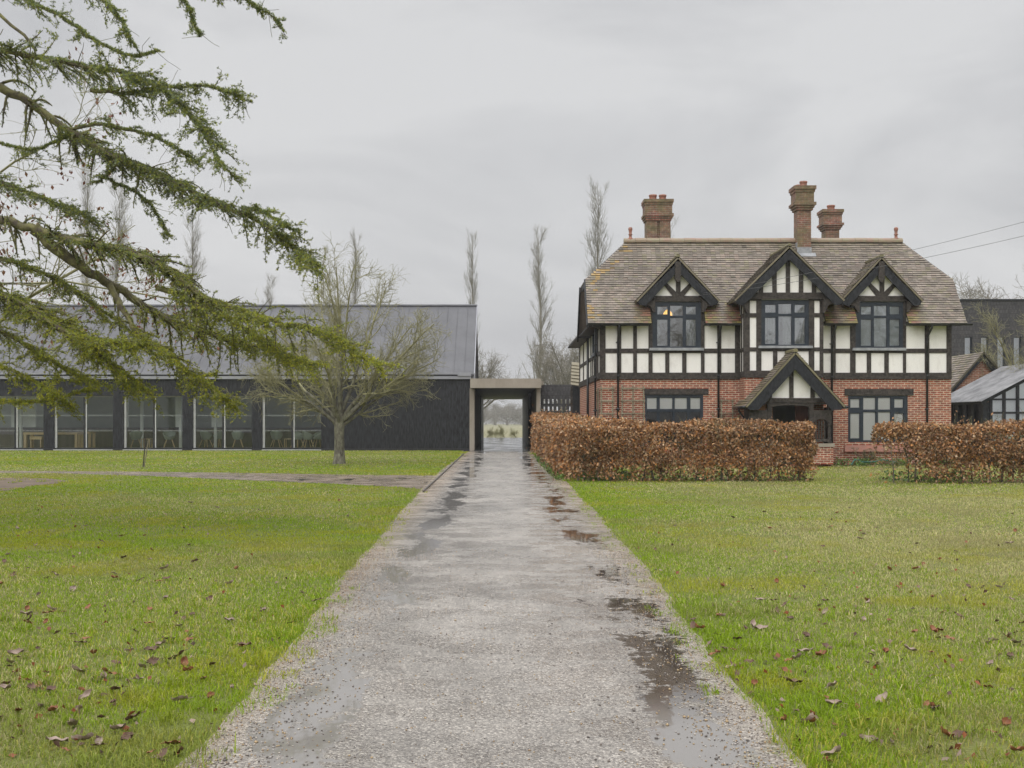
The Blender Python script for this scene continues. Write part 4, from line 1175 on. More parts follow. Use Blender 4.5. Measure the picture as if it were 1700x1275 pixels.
# ------------------------------------------------------------------ low black pavilion on the left
PV = 56.25
pav = thing("pavilion", "long low black clad pavilion with grey standing seam roof and tall glazed bays", "building", (-14, PV, 0))
pr = (783 - CX) / F * PV; pl = -34.0
EZP, RYP, RZP = 3.85, 62.5, 8.2
bays = [435 - 115.3 * k for k in range(0, 7)]
wz0, wz1 = .02, Z_(657.5, PV)
hs = []
for b0 in bays: hs.append((X_(b0, PV), X_(b0 + 98.5, PV), wz0, wz1))
mb = MB(); holes(mb, pl, pr, 0, Z_(629.5, PV), PV, PV + .35, hs)
mb.box(pl, pr, 68.6, 68.9, 0, 3.6)
mb.box(pr - .3, pr, PV + .35, 68.6, 0, 3.6)
mb.add([(pr, PV, 3.6), (pr, 68.9, 3.6), (pr, RYP, RZP - .3)], [(0, 1, 2)])
mb.build("wall", M["blackclad"], pav)
rfm = MB()
zf = lambda y: EZP + .1 + (y - (PV - .1)) * (RZP - EZP - .1) / (RYP - PV + .1)
poly_slab(rfm, [(pl, PV - .1, zf(PV - .1)), (pr + .12, PV - .1, zf(PV - .1)), (pr + .12, RYP, RZP), (pl, RYP, RZP)], (0, -.05, .09), (1, 1, 1))
zr = lambda y: RZP + (y - RYP) * (3.7 - RZP) / (69.0 - RYP)
for ya, yb in ((69.0, 68.6), (62.7, RYP)): poly_slab(rfm, [(pr + .12, ya, zr(ya)), (pl, ya, zr(ya)), (pl, yb, zr(yb)), (pr + .12, yb, zr(yb))], (0, .05, .09), (1, 1, 1))
poly_slab(rfm, [(pr + .12, 68.6, zr(68.6)), (pr - 3.0, 68.6, zr(68.6)), (pr - 3.0, 62.7, zr(62.7)), (pr + .12, 62.7, zr(62.7))], (0, .05, .09), (1, 1, 1))
MB().add([(pr - 3.0, 68.6, zr(68.6)), (pl, 68.6, zr(68.6)), (pl, 62.7, zr(62.7)), (pr - 3.0, 62.7, zr(62.7))], [(0, 1, 2, 3)]).build("added_rooflight", M["bigglass"], pav)  # unseen rear glazing added to let daylight brighten the interior
x = pr - .38
while x > pl:
    rfm.slab((x - .010, PV - .05, zf(PV - .05)), (x + .010, PV - .05, zf(PV - .05)), (x + .010, RYP - .02, RZP - .01), (x - .010, RYP - .02, RZP - .01), -.022)
    x -= .56
rfm.build("roof", M["zinc"], pav)
ed = MB()
ed.box(pl, pr + .14, RYP - .16, RYP + .16, RZP - .02, RZP + .05)
ed.build("ridge_capping", M["zincedge"], pav)
ev = MB()
ev.box(pl, pr - .02, PV - .16, PV - .0, Z_(629.4, PV), Z_(624.5, PV)); ev.box(pl, pr - .72, PV - .2, PV + .02, Z_(622, PV), Z_(619.5, PV)); ev.box(pr - .72, pr - .02, PV - .22, PV + .02, Z_(624.4, PV), Z_(618.2, PV))
ev.build("eaves_gutter", M["zincedge"], pav)
gp = MB(); gp.box(pl, pr - .73, PV - .1, PV + .02, Z_(624.4, PV), Z_(622.1, PV)); gp.build("gutter_shadow_gap", M["blackclad"], pav)
vg = MB(); vg.slab((pr + .121, PV - .12, zf(PV) - .3), (pr + .121, RYP, RZP - .38), (pr + .121, RYP, RZP + .03), (pr + .121, PV - .12, zf(PV) - .0), -.05)
vg.build("verge_trim", M["zincedge"], pav)
bs = MB(); bs.box(pl, pr, PV - .06, PV - .001, 0, .10); bs.build("base_strip", M["iron"], pav)
for i, b0 in enumerate(bays):
    f = MB(); x0, x1 = X_(b0, PV), X_(b0 + 98.5, PV); xm = X_(b0 + 49.8, PV)
    y0, y1 = PV + .16, PV + .24
    f.box(x0, x1, y0, y1, wz0, wz0 + .12); f.box(x0, x1, y0, y1, wz1 - .05, wz1)
    f.box(x1 - .03, x1, y0, y1, wz0 + .12, wz1 - .05); f.box(xm - .06, xm + .05, y0 - .02, y1, wz0 + .12, wz1 - .05)
    w = f.build("window", M["iron"], pav)
    tr = MB()
    tr.box(x0, x0 + .11, y0 - .01, y1, wz0 + .12, wz1 - .05); tr.box(xm + .051, xm + .10, y0 - .01, y1, wz0 + .12, wz1 - .05); tr.box(x0, x1, PV - .07, y0 - .001, wz0, wz0 + .035)
    tr.box(x0, x1, y0 - .03, y0 - .001, wz1 - .045, wz1 - .005)
    tr.build("silver_trim", M["silver"], w)
    g = MB()
    for a, c in ((x0 + .11, xm - .06), (xm + .10, x1 - .03)):
        yy = PV + .2 + random.uniform(-.004, .004)
        g.add([(a, yy, wz0 + .12), (c, yy + random.uniform(-.006, .006), wz0 + .12), (c, yy + random.uniform(-.006, .006), wz1 - .05), (a, yy, wz1 - .05)], [(0, 1, 2, 3)])
    g.build("pane", M["bigglass"], w)
    for a, c in ((x0 + .13, xm - .08), (xm + .12, x1 - .05)):
        for zz in (1.0, 1.79):
            MB().add([(a, PV + .188, zz), (c, PV + .188, zz), (c, PV + .188, zz + .055), (a, PV + .188, zz + .055)], [(0, 1, 2, 3)]).build("glass_marking", M["marking"], w)
inr = MB()
inr.box(pl, pr - .31, 62.6, 62.75, 0.0, 3.4)
inr.build("interior_walls", M["inner"], pav)
lo = MB(); lo.box(pl, pr - .31, 62.5, 62.59, .02, 1.15); lo.build("panelling", M["innerlow"], pav)
fl = MB(); fl.box(pl, pr - .31, PV + .36, 62.5, .004, .02); fl.build("floor", M["floorin"], pav)
for px in (208, 236, 300, 358, 35, 78): x = X_(px, 59); MB().box(x - .07, x + .07, 58.9, 59.03, .021, 3.34).build("white_post", M["white"], pav)
for a, c in ((352, 370), (292, 303), (205, 214), (20, 60)): MB().box(X_(a, 59.5), X_(c, 59.5), 59.4, 59.5, 1.2, 3.34).build("white_screen", M["white"], pav)

# chairs and tables seen through the glass
def chair_proto():
    t = thing("tub_chair", "x", "chair", (0, 0, 0), "tub chairs inside the pavilion")
    nu, nv = 22, 6; V = []; fs = []
    for lay in (0, 1):
        for j in range(nv):
            for i in range(nu):
                a = 2 * math.pi * i / nu; back = .5 + .5 * math.cos(a)       # a=0 is the back (+y)
                hgt = .12 + .30 * back ** .7
                tt = j / (nv - 1)
                r = .17 + .13 * tt ** .8 + (.0 if not lay else -.015); z = .46 + hgt * tt ** 1.4 + (.0 if not lay else .012)
                V.append((r * math.sin(a), r * math.cos(a) * .95, z))
    for lay in (0, 1):
        o = lay * nu * nv
        for j in range(nv - 1):
            for i in range(nu):
                i2 = (i + 1) % nu; q = (o + j * nu + i, o + j * nu + i2, o + (j + 1) * nu + i2, o + (j + 1) * nu + i); fs.append(q if not lay else q[::-1])
        fs.append(tuple(o + i for i in range(nu)))
    top = (nv - 1) * nu
    for i in range(nu): i2 = (i + 1) % nu; fs.append((top + i, top + i2, nu * nv + top + i2, nu * nv + top + i))
    MB().add(V, fs).build("shell", M["shell"], t, True)
    for sx in (-1, 1):
        for sy in (-1, 1):
            MB().tube([(sx * .27, sy * .25, 0), (sx * .12, sy * .11, .47)], [.016, .022], 8).build("leg", M["oakwood"], t, True)
    return t
CH = [(226, 58.0, 200, "grey green tub chair nearest the white wall at the third bay from the right"), (281, 58.0, 20, "grey green tub chair in the right pane of the third bay from the right"),
      (342, 58.0, 160, "grey green tub chair in the left pane of the second bay from the right"), (364, 59.5, 250, "grey green tub chair half behind the mullion in the second bay from the right"),
      (395, 58.1, 190, "grey green tub chair in the right pane of the second bay from the right"), (459, 58.0, 175, "grey green tub chair alone in the left pane of the rightmost bay"),
      (494, 58.3, 60, "first grey green tub chair right of the mullion in the rightmost bay"), (511, 58.0, 120, "middle grey green tub chair in the right pane of the rightmost bay"), (528, 58.8, 300, "rightmost grey green tub chair, beside the end jamb of the glazing")]
proto = chair_proto()
for i, (px, Y, rz, lab) in enumerate(CH):
    o = proto if i == 0 else copy_tree(proto)
    o.location = (X_(px, Y), Y, .021); o.rotation_euler = (0, 0, math.radians(rz)); o.scale = (1.12, 1.12, 1.12); o["label"] = lab
def table(label, x0, x1, y0, y1, hgt, th, lw):
    t = thing("oak_table", label, "table", ((x0 + x1) / 2, (y0 + y1) / 2, .021), "oak tables inside the pavilion")
    MB().box(x0, x1, y0, y1, hgt - th, hgt).build("tabletop", M["oakwood"], t)
    for a in (x0 + .02, x1 - lw - .02):
        for c in (y0 + .02, y1 - lw - .02): MB().box(a, a + lw, c, c + lw, .022, hgt - th - .001).build("leg", M["oakwood"], t)
table("long oak table spanning the leftmost two visible glazed bays", X_(41, 58), X_(131, 58), 57.8, 58.8, .93, .12, .14)
table("shorter oak table standing behind the end of the long one", X_(134, 61), X_(156, 61), 60.5, 61.3, .93, .10, .12)
table("small low oak table beside the chair at the white wall", X_(236, 58.5), X_(252, 58.5), 58.2, 58.7, .58, .03, .04)
table("small low oak table between the chairs in the rightmost bay", X_(473, 58.6), X_(488, 58.6), 58.3, 58.8, .58, .03, .04)
ob = thing("wooden_bench", "low oak bench in front of the long table", "bench", (X_(62, 57.3), 57.3, .021))
MB().box(X_(52, 57.3), X_(72, 57.3), 57.1, 57.45, .56, .72).build("seat", M["oakwood"], ob)
for px in (53, 69): MB().box(X_(px, 57.3), X_(px + 1.6, 57.3), 57.12, 57.43, .022, .559).build("leg", M["oakwood"], ob)

# ------------------------------------------------------------------ covered passage
PS = 56.0
pas = thing("covered_passage", "buff concrete framed covered passage with dark walls between pavilion and house", "passage", (.2, PS, 0))
YB = 83.0
zl = Z_(644.5, PS)
MB().box(X_(781, PS), X_(898, PS), PS - .5, PS + .4, zl, Z_(629, PS)).build("lintel", M["concrete"], pas)
rp_ = X_(890.7, PS); lp_ = X_(787.5, PS)
MB().box(rp_, X_(897, PS), PS - .1, 65.0, 0, zl - .001).build("pier", M["concrete"], pas)
MB().box(lp_ - .25, lp_, PS + .1, 72.0, 0, zl - .001).build("pier", M["concrete"], pas)
dw = MB()
dw.box(X_(898, PS) - .3, 2.3, 65.01, YB, 0, 3.5)
dw.box(1.62, 1.83, 65.01, YB, 0, 3.22)
dw.box(-1.6, -1.34, 72.01, YB, 0, 3.22)
dw.build("side_wall", M["blackclad"], pas)
MB().box(-1.6, 2.0, PS + .401, YB, 3.205, 3.4).build("ceiling", M["blackclad"], pas)
MB().slab((lp_ - .2, PS + .21, .02), (rp_ + .1, PS + .21, .02), (rp_ + .1, YB + .5, .27), (lp_ - .2, YB + .5, .27), .3).build("floor", M["paving"], pas)
MB().box(-2.2, 2.2, PS + .401, YB, 3.401, 3.6).build("roof", M["concrete"], pas)

# dark slotted wall right of the passage
sw = MB(); Y = 57.5; z1 = Z_(638.5, Y)
hl = []
for k in range(9):
    px = 902.5 + k * 7.1
    for a, c in ((662.5, 670), (675, 682)): hl.append(prect(px, px + 2.6, a, c, Y))
holes(sw, X_(897.5, Y), X_(975, Y), 0, z1, Y, Y + .12, hl)
tag(sw.build("slotted_wall", M["slate"]), "dark tile clad wall with two rows of slots between the passage and the house", "wall")
MBc = MB(); MBc.box(X_(897.5, Y), X_(975, Y), Y - .03, Y + .15, z1, z1 + .05)

# lean-to roof behind the left flank of the house
lt = thing("lean_to", "small lean-to with weathered boarded roof behind the left flank of the house", "shed", at(958, 740, 49))
b = MB(); Y = 49
a = [at(947.5, 640, Y), at(966.5, 642, Y), at(967, 602.5, Y + 1.6), at(949, 602, Y + 1.6)]
U = np.array(a[1]) - np.array(a[0]); Vv = np.array(a[3]) - np.array(a[0])
for k in range(7):
    p0 = np.array(a[0]) + Vv * k / 7; p1 = np.array(a[1]) + Vv * k / 7
    p2 = np.array(a[1]) + Vv * (k + 1.25) / 7; p3 = np.array(a[0]) + Vv * (k + 1.25) / 7
    up = np.array((0, -.03, .05)); j = random.uniform(-.015, .015)
    b.slab(tuple(p0 + up), tuple(p1 + up + (0, 0, j)), tuple(p2 + (0, 0, j)), tuple(p3), .03)
b.build("boarded_roof", M["trellis"], lt)
for px in (949, 964): b2 = MB(); x = X_(px, Y); b2.box(x - .05, x + .05, Y + .05, Y + .15, 0, Z_(641, Y) - .03); b2.build("post", M["timber"], lt)
b2 = MB(); b2.box(X_(949.5, Y + 1.6), X_(985, Y + 1.6), Y + 1.6, Y + 1.7, 0, Z_(606, Y + 1.6)); b2.build("back_wall", M["blackwood"], lt)

# ------------------------------------------------------------------ right hand outbuildings
obd = thing("brick_outbuilding", "orange brick outbuilding with gabled mossy roof behind the right end of the house", "outbuilding", at(1631, 733, 46))
Y = 46.0
ax, az = X_(1631, Y), Z_(584.5, Y); exl, ezl = X_(1574, Y), Z_(649, Y); exr, ezr = X_(1688, Y), Z_(649, Y)
MB().prism([(exl + .25, 0), (exr - .25, 0), (exr - .25, ezr + .1), (ax, az - .18), (exl + .25, ezl + .1)], Y, Y + .2).build("wall", M["brick_orange"], obd)
r_ = MB()
for sgn, ex, ez in ((-1, exl, ezl), (1, exr, ezr)):
    E = np.array((ex, Y - .15, ez)); A = np.array((ax, Y - .15, az)); up = A - E; L = np.linalg.norm(up)
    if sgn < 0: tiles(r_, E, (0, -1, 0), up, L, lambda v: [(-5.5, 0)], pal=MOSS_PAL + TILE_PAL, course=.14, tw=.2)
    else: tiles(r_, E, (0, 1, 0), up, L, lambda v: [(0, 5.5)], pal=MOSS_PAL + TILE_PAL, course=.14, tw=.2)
    bk = np.array((0, 5.5, 0)); nn = np.cross((0, 1, 0), up / L); nn = nn if nn[2] > 0 else -nn
    poly_slab(r_, [E, A, A + bk, E + bk] if sgn < 0 else [E, E + bk, A + bk, A], nn * .05, (.12, .11, .07))
r_.build("roof", M["tile"], obd)
for s in (-1, 1):
    MB().pprism([(1631, 587), (1631 + s * 54, 648), (1631 + s * 47, 650), (1631, 597)], Y - .15, Y - .14, Y - .09).build("bargeboard", M["blackwood"], obd)

con = thing("conservatory", "black framed lean conservatory with corrugated sheet roof and white backed panes at right edge", "conservatory", at(1660, 740, 41))
Y = 41.0; cx0 = X_(1631, Y); ze = Z_(664, Y); apx, apz = X_(1752, Y), Z_(600.5, Y); cx1 = 2 * apx - cx0
r_ = MB(); n = 120
sl_ = (apz - ze) / (apx - cx0)
for sgn in (1, -1):
    pts = []
    m_ = 70
    for i in range(m_ + 1):
        yy = Y - .2 + 4.6 * i / m_; dz = .022 * math.sin(i * math.pi / 1.0 + .5 * 0) if False else .02 * (1 if i % 2 else -1)
        pts.append((cx0 - .15 if sgn > 0 else cx1 + .15, yy, ze - .15 * sl_ + dz + .03)); pts.append((apx, yy, apz + dz + .03))
    fs = [(2 * i, 2 * i + 2, 2 * i + 3, 2 * i + 1) for i in range(m_)]
    r_.add(pts, fs if sgn < 0 else [f[::-1] for f in fs])
r_.build("roof", M["corr"], con)
fr = MB()
th = .09
fr.pprism([(1628, 665), (1752, 600), (1752, 607), (1628, 672)], Y, Y - .08, Y)
fr.prism([(cx1, ze), (apx, apz), (apx, apz - .17), (cx1, ze - .17)], Y - .08, Y)
xs = [1631, 1642.5, 1664.5, 1687, 1710, 1733, 1756]
for px in xs:
    zt_ = ze + (X_(px, Y) - cx0) * sl_ - .1
    if X_(px, Y) > apx: zt_ = apz - .1
    fr.box(X_(px, Y), X_(px, Y) + (.22 if px == 1631 else .10), Y - .05, Y + .04, 0, zt_)
for pa, pb in ((661.5, 664.5), (683.5, 687), (709, 714), (733, 745)): fr.pbox(1633, 1775, pa, pb, Y, Y - .04, Y + .03)
for k in range(7): yy = Y + 4.3 * k / 6; fr.box(cx0 - .0, cx0 + .08, yy + .05, yy + .15, 0, ze - .03)
for z in (.05, 1.2, ze - .15): fr.box(cx0 - .02, cx0 + .05, Y + .06, Y + 4.4, z, z + .1)
fr.build("frame", M["blackwood"], con)
g = MB()
for i in range(1, len(xs) - 1):
    a, c = X_(xs[i], Y) + .1, X_(xs[i + 1], Y)
    zl_, zr_ = ze + (a - cx0) * sl_ - .16, ze + (c - cx0) * sl_ - .16
    g.add([(a, Y, .2), (c, Y, .2), (c, Y, zr_), (a, Y, zl_)], [(0, 1, 2, 3)])
g.build("pane", M["glass"], con)
bl = MB(); bl.add([(X_(1644, Y), Y + .12, .4), (X_(1756, Y), Y + .12, .4), (X_(1756, Y), Y + .12, apz - .2), (X_(1644, Y), Y + .12, ze + .1)], [(0, 1, 2, 3)]); bl.build("blind", M["blind"], con)
bd = MB()
for k in range(18):
    yy = Y + .1 + 4.3 * k / 18
    if k % 5 != 3: bd.box(cx0 + .0801, cx0 + .1, yy, yy + .2, 0, ze - .05)
bd.build("side_boards", M["blackwood"], con)
bk = MB(); bk.box(cx0 + .2, cx1, Y + 4.4, Y + 4.5, 0, ze); bk.build("back_wall", M["dark"], con)

hall = thing("rear_hall", "dark shingle clad hall with tall narrow windows standing behind the right end of the house", "building", (32, 62, 0))
Y = 62.0; sl2 = []
for k in range(8): px = 1601.5 + 27.2 * k; sl2.append((X_(px, Y), X_(px + 12.6, Y), 1.2, Z_(559, Y)))
w = MB(); holes(w, X_(1480, Y), X_(1830, Y), 0, Z_(499, Y), Y, Y + .3, sl2); w.build("wall", M["slate"], hall)
c = MB(); c.box(X_(1478, Y), X_(1832, Y), Y - .08, Y + 10, Z_(499, Y), Z_(496.5, Y)); c.build("roof_edge", M["iron"], hall)
for h in sl2:
    f = MB(); f.box(h[0], h[0] + .05, Y + .1, Y + .18, h[2], h[3]); f.box(h[1] - .05, h[1], Y + .1, Y + .18, h[2], h[3]); f.box(h[0] + .05, h[1] - .05, Y + .1, Y + .18, h[3] - .05, h[3])
    f = f.build("window", M["frame"], hall)
    MB().add([(h[0] + .05, Y + .15, h[2]), (h[1] - .05, Y + .15, h[2]), (h[1] - .05, Y + .15, h[3] - .05), (h[0] + .05, Y + .15, h[3] - .05)], [(0, 1, 2, 3)]).build("pane", M["glass"], f)
b = MB(); b.box(X_(1480, Y), X_(1830, Y), Y + .5, Y + .55, 0, 8.0); b.build("blind", M["paleblind"], hall)

# steel edging, stake pair, hose
e_ = MB(); pp = [gnd(*p) for p in ((770.5, 754), (752, 772), (728, 795), (704, 818))]
for (xa, ya), (xb, yb) in zip(pp[:-1], pp[1:]): e_.slab((xa - .03, ya, .05), (xb - .03, yb, .05), (xb + .0, yb, .05), (xa + .0, ya, .05), .08)
tag(e_.build("path_edging", M["edging"]), "thin steel edging strip along the left side of the path near the track", "edging")
sx_, sy_ = gnd(237, 776)
st = thing("garden_stakes", "pair of thin brown stakes leaning together in the left lawn", "stakes", (sx_, sy_, 0))
MB().tube([(sx_, sy_, -.05), (sx_ + .10, sy_, .98)], .018, 6).build("stake", M["timber"], st)
MB().tube([(sx_ + .02, sy_ + .04, -.05), (sx_ + .17, sy_ + .05, .90)], .018, 6).build("stake", M["trellis"], st)
hp = [at(1413, 772, 36.6), at(1418, 764, 36.7), at(1424, 762.5, 36.75), at(1432, 767, 36.7), at(1442, 767, 36.6), at(1452, 766, 36.6), at(1466, 763, 36.7), at(1490, 768, 36.6)]
P_ = np.array(hp); tt = np.linspace(0, 7, 40); P_ = np.stack([np.interp(tt, range(8), P_[:, i]) for i in range(3)], 1); P_[:, 2] = np.maximum(P_[:, 2], .03)
tag(MB().tube([tuple(p) for p in P_], .02, 8).build("garden_hose", M["hose"], None, True), "green garden hose lying along the foot of the brick wall", "hose")
# ------------------------------------------------------------------ growing things
def unit(a): return a / (np.linalg.norm(a, axis=-1, keepdims=True) + 1e-9)


def grow(rng, PP, RR, c, t0, t1, ang, L, n=5, wob=.15, trop=(0, 0, .0), rf=.6, rmin=.004, taper=.5, lat=None, pw=1.0):
    """c children on each parent twig; returns their axes and radii"""
    T, m, _ = PP.shape
    t = t0 + (t1 - t0) * rng.random((T, c)) ** pw
    s = t * (m - 1); i = np.minimum(s.astype(int), m - 2); f = (s - i)[..., None]
    k = np.arange(T)[:, None]
    p = PP[k, i] * (1 - f) + PP[k, i + 1] * f
    tan = unit(PP[k, i + 1] - PP[k, i])
    r0 = (RR[k, i] * (1 - f[..., 0]) + RR[k, i + 1] * f[..., 0]) * rf
    rv = rng.normal(size=(T, c, 3))
    if lat is not None:
        side = unit(np.cross(tan, np.array([0, 0, 1.0]))) * np.where(rng.random((T, c, 1)) < .5, -1, 1)
        rv = side + rng.normal(size=(T, c, 3)) * lat
    perp = unit(rv - (rv * tan).sum(-1, keepdims=True) * tan)
    a = np.radians(rng.normal(ang[0], ang[1], (T, c, 1)))
    d = np.cos(a) * tan + np.sin(a) * perp
    Ln = L * (1 - taper * t) * rng.uniform(.55, 1.25, (T, c))
    p = p.reshape(-1, 3); d = d.reshape(-1, 3); Ln = Ln.reshape(-1, 1); r0 = np.maximum(r0.reshape(-1), rmin)
    out = [p]; tr = np.array(trop)
    for _ in range(n - 1):
        d = unit(d + rng.normal(0, wob, d.shape) + tr)
        p = p + d * Ln / (n - 1); out.append(p)
    P = np.stack(out, 1)
    rr = r0[:, None] * np.linspace(1, .35, n)[None]
    return P, np.maximum(rr, rmin * .7)


def poly(pts, n):
    pts = np.array(pts, float); d = np.r_[0, np.cumsum(np.linalg.norm(np.diff(pts, axis=0), axis=1))]
    t = np.linspace(0, d[-1], n)
    q = np.stack([np.interp(t, d, pts[:, i]) for i in range(3)], 1)
    for _ in range(2): q[1:-1] = .25 * q[:-2] + .5 * q[1:-1] + .25 * q[2:]
    return q, d[-1]


def leaves(P, rng, size, width, pal, droop=.3, out=None, bent=.25):
    """pointed leaf, two faces folded along the midrib"""
    n = len(P)
    a = unit(rng.normal(size=(n, 3)) + (np.array([0, 0, -droop * 2])) + (0 if out is None else out * .6))
    b = unit(np.cross(a, rng.normal(size=(n, 3))))
    c = np.cross(a, b)
    L = (size * rng.uniform(.6, 1.3, n))[:, None]; Wd = (width * rng.uniform(.7, 1.3, n))[:, None]
    v0 = P; v1 = P + a * L * .5 + b * Wd * .5 + c * L * bent * .5; v2 = P + a * L; v3 = P + a * L * .5 - b * Wd * .5 + c * L * bent * .5
    V = np.stack([v0, v1, v2, v3], 1).reshape(-1, 3)
    k = np.arange(n)[:, None] * 4
    Fc = np.stack([k + [0, 1, 2], k + [0, 2, 3]], 1).reshape(-1, 3)
    col = np.array(pal)[rng.integers(0, len(pal), n)] * rng.uniform(.7, 1.3, (n, 1))
    return V, Fc, np.repeat(col, 2, 0)


def tree_mesh(t, trunk_mat, twig_mat, trunk, twigs, kt=9):
    V, Q = merge([tube_batch(P, r, k) for P, r, k in trunk]); np_mesh("trunk", V, Q, trunk_mat, t, smooth=True)
    V, Q = merge([tube_batch(P, r, k) for P, r, k in twigs]); np_mesh("crown", V, Q, twig_mat, t, smooth=True)


def bare_tree(name, label, seed, cat="tree", hgt=1.55, spread=1.0, group=None, mats=("bark", "twig"), counts=(13, 10, 9, 5), L=(5.6, 2.2, .95, .42), rad=.20, fine=.0060, angs=(38, 20), limbs=None):
    rng = np.random.default_rng(seed); t = thing(name, label, cat, (0, 0, 0), group)
    tp, _ = poly([(0, 0, -.1), (.02, 0, hgt * .4), (-.02, .03, hgt * .75), (.03, 0, hgt), (.05, .02, hgt * 1.25)], 9)
    tr = np.array([rad * 1.45, rad * 1.12, rad, rad * .95, rad * .92, rad * .95, rad, rad * .9, rad * .5])
    P0, R0 = tp[None], tr[None]
    P1, R1 = grow(rng, P0, R0, counts[0], .70, .99, angs, L[0], 9, .10, (0, 0, .045), .42, .02, taper=.1)
    P1[:, 1:, :2] *= spread
    if limbs:
        P1, R1 = [], []
        for az, el, ln in limbs:
            a = math.radians(az + rng.normal(0, 14)); e0 = math.radians(el); d = np.array([math.cos(a) * math.cos(e0), math.sin(a) * math.cos(e0), math.sin(e0)])
            p = np.array([.03, 0, hgt * rng.uniform(.82, 1.02)]); q = [p]
            d = unit(d + np.array([0, 0, .25]))
            for k in range(8):
                d = unit(d + rng.normal(0, .085, 3) + np.array([math.cos(a), math.sin(a), -.55]) * .035 * math.cos(e0)); p = p + d * ln / 8; q.append(p)
            P1.append(q); R1.append(np.linspace(.075, .016, 9) * (.75 + ln / 14))
        P1, R1 = np.array(P1), np.array(R1)
    P2, R2 = grow(rng, P1, R1, counts[1], .2, 1, (34, 12), L[1], 7, .14, (0, 0, .06), .5, .012, taper=.55)
    P3, R3 = grow(rng, P2, R2, counts[2], .1, 1, (42, 16), L[2], 5, .2, (0, 0, .03), .5, fine * 1.3, taper=.4)
    P4, R4 = grow(rng, P3, R3, counts[3], .1, 1, (48, 18), L[3], 4, .25, (0, 0, 0), .6, fine, taper=.3)
    tree_mesh(t, M[mats[0]], M[mats[1]], [(P0, R0, 12), (P1[:, :5], R1[:, :5], 7)], [(P1[:, 4:], R1[:, 4:], 6), (P2, R2, 5), (P3, R3, 3), (P4, R4, 3)])
    return t


def poplar(label, seed, nb=120, Hh=22.0, spread=4.6, dens=10):
    rng = np.random.default_rng(seed); t = thing("poplar_tree", label, "poplar tree", (0, 0, 0), "bare poplars behind the buildings")
    z = np.linspace(-.2, Hh, 14); tp = np.stack([.12 * np.sin(z * .4 + seed), .1 * np.cos(z * .33), z], 1)
    P0, R0 = tp[None], np.linspace(.24, .012, 14)[None]
    P1, R1 = grow(rng, P0, R0, nb, .10, .97, (23, 6), spread, 7, .05, (0, 0, .08), .30, .016, taper=.72)
    P2, R2 = grow(rng, P1, R1, dens, .15, 1, (24, 8), 1.2, 5, .08, (0, 0, .12), .45, .009, taper=.3)
    P3, R3 = grow(rng, P2, R2, 4, .2, 1, (28, 10), .5, 3, .1, (0, 0, .1), .6, .006, taper=.2)
    tree_mesh(t, M["greybark"], M["paletwig"], [(P0, R0, 8)], [(P1, R1, 4), (P2, R2, 3), (P3, R3, 3)])
    return t


def place(o, px, Y, z=0, s=1.0, rz=0.0, label=None, group=None, top=None, nat=None):
    if top is not None: s = (Z_(top, Y)) / nat
    o.location = (X_(px, Y), Y, z); o.scale = (s, s, s); o.rotation_euler = (0, 0, rz)
    if label: o["label"] = label
    if group: o["group"] = group
    return o


# bare tree standing on the left lawn
mt = bare_tree("bare_tree", "bare lichened garden tree with wide twiggy crown standing on the left lawn before the pavilion", 12, rad=.185, counts=(14, 12, 7, 5), L=(5.3, 2.0, .9, .42),
               limbs=[(0, 24, 3.2), (25, 30, 3.8), (-20, 40, 4.1), (10, 50, 4.6), (-30, 58, 5.0), (20, 70, 5.4), (180, 26, 2.9), (205, 35, 3.4), (160, 42, 3.9), (190, 55, 4.6), (170, 68, 5.3), (90, 40, 3.6), (270, 38, 3.6), (80, 84, 5.5), (260, 74, 5.2), (140, 78, 5.6)])
place(mt, 563, 1800 * 1.5 / 70.5)
mt2 = copy_tree(mt); place(mt2, 1722, 45, s=.9, rz=2.2, label="yellowish twiggy bare tree at the right edge before the dark hall")

# poplars
pop = [poplar("tall full bare poplar standing alone in the gap right of the covered passage", 3, 100, dens=9),
       poplar("sparse poplar seen through the crown of the garden tree", 8, 34, spread=4.8, dens=8)]
place(pop[0], 896, 110, top=383, nat=22.3, rz=.4)
place(pop[1], 538, 120, top=440, nat=22.3, rz=1.1)
for px, top, Y, rz, pr_, lab in ((993, 311, 100, 2.2, 0, "tallest bare poplar, just left of the house roof slope"), (1115, 368, 118, 1.0, 1, "poplar tip just showing beside the left chimney"),
                                (590, 392, 112, 3.0, 0, "bare poplar above the pavilion roof, behind the bare garden tree"), (450, 462, 125, .9, 0, "short pale poplar above the pavilion roof, left of the garden tree"),
                                (318, 360, 108, 5.0, 0, "bare poplar between the cedar boughs, right of the paired poplars"), (195, 300, 104, 4.1, 0, "right one of the paired poplars behind the cedar boughs"), (145, 275, 100, 2.7, 0, "left and taller one of the paired poplars behind the cedar boughs"),
                                (785, 392, 105, 1.7, 0, "slim bare poplar rising at the right end of the pavilion roof")):
    o = place(copy_tree(pop[pr_]), px, Y, top=top, nat=22.3, rz=rz, label=lab)
    if px in (785, 145, 590): o.scale.x *= .72; o.scale.y *= .72

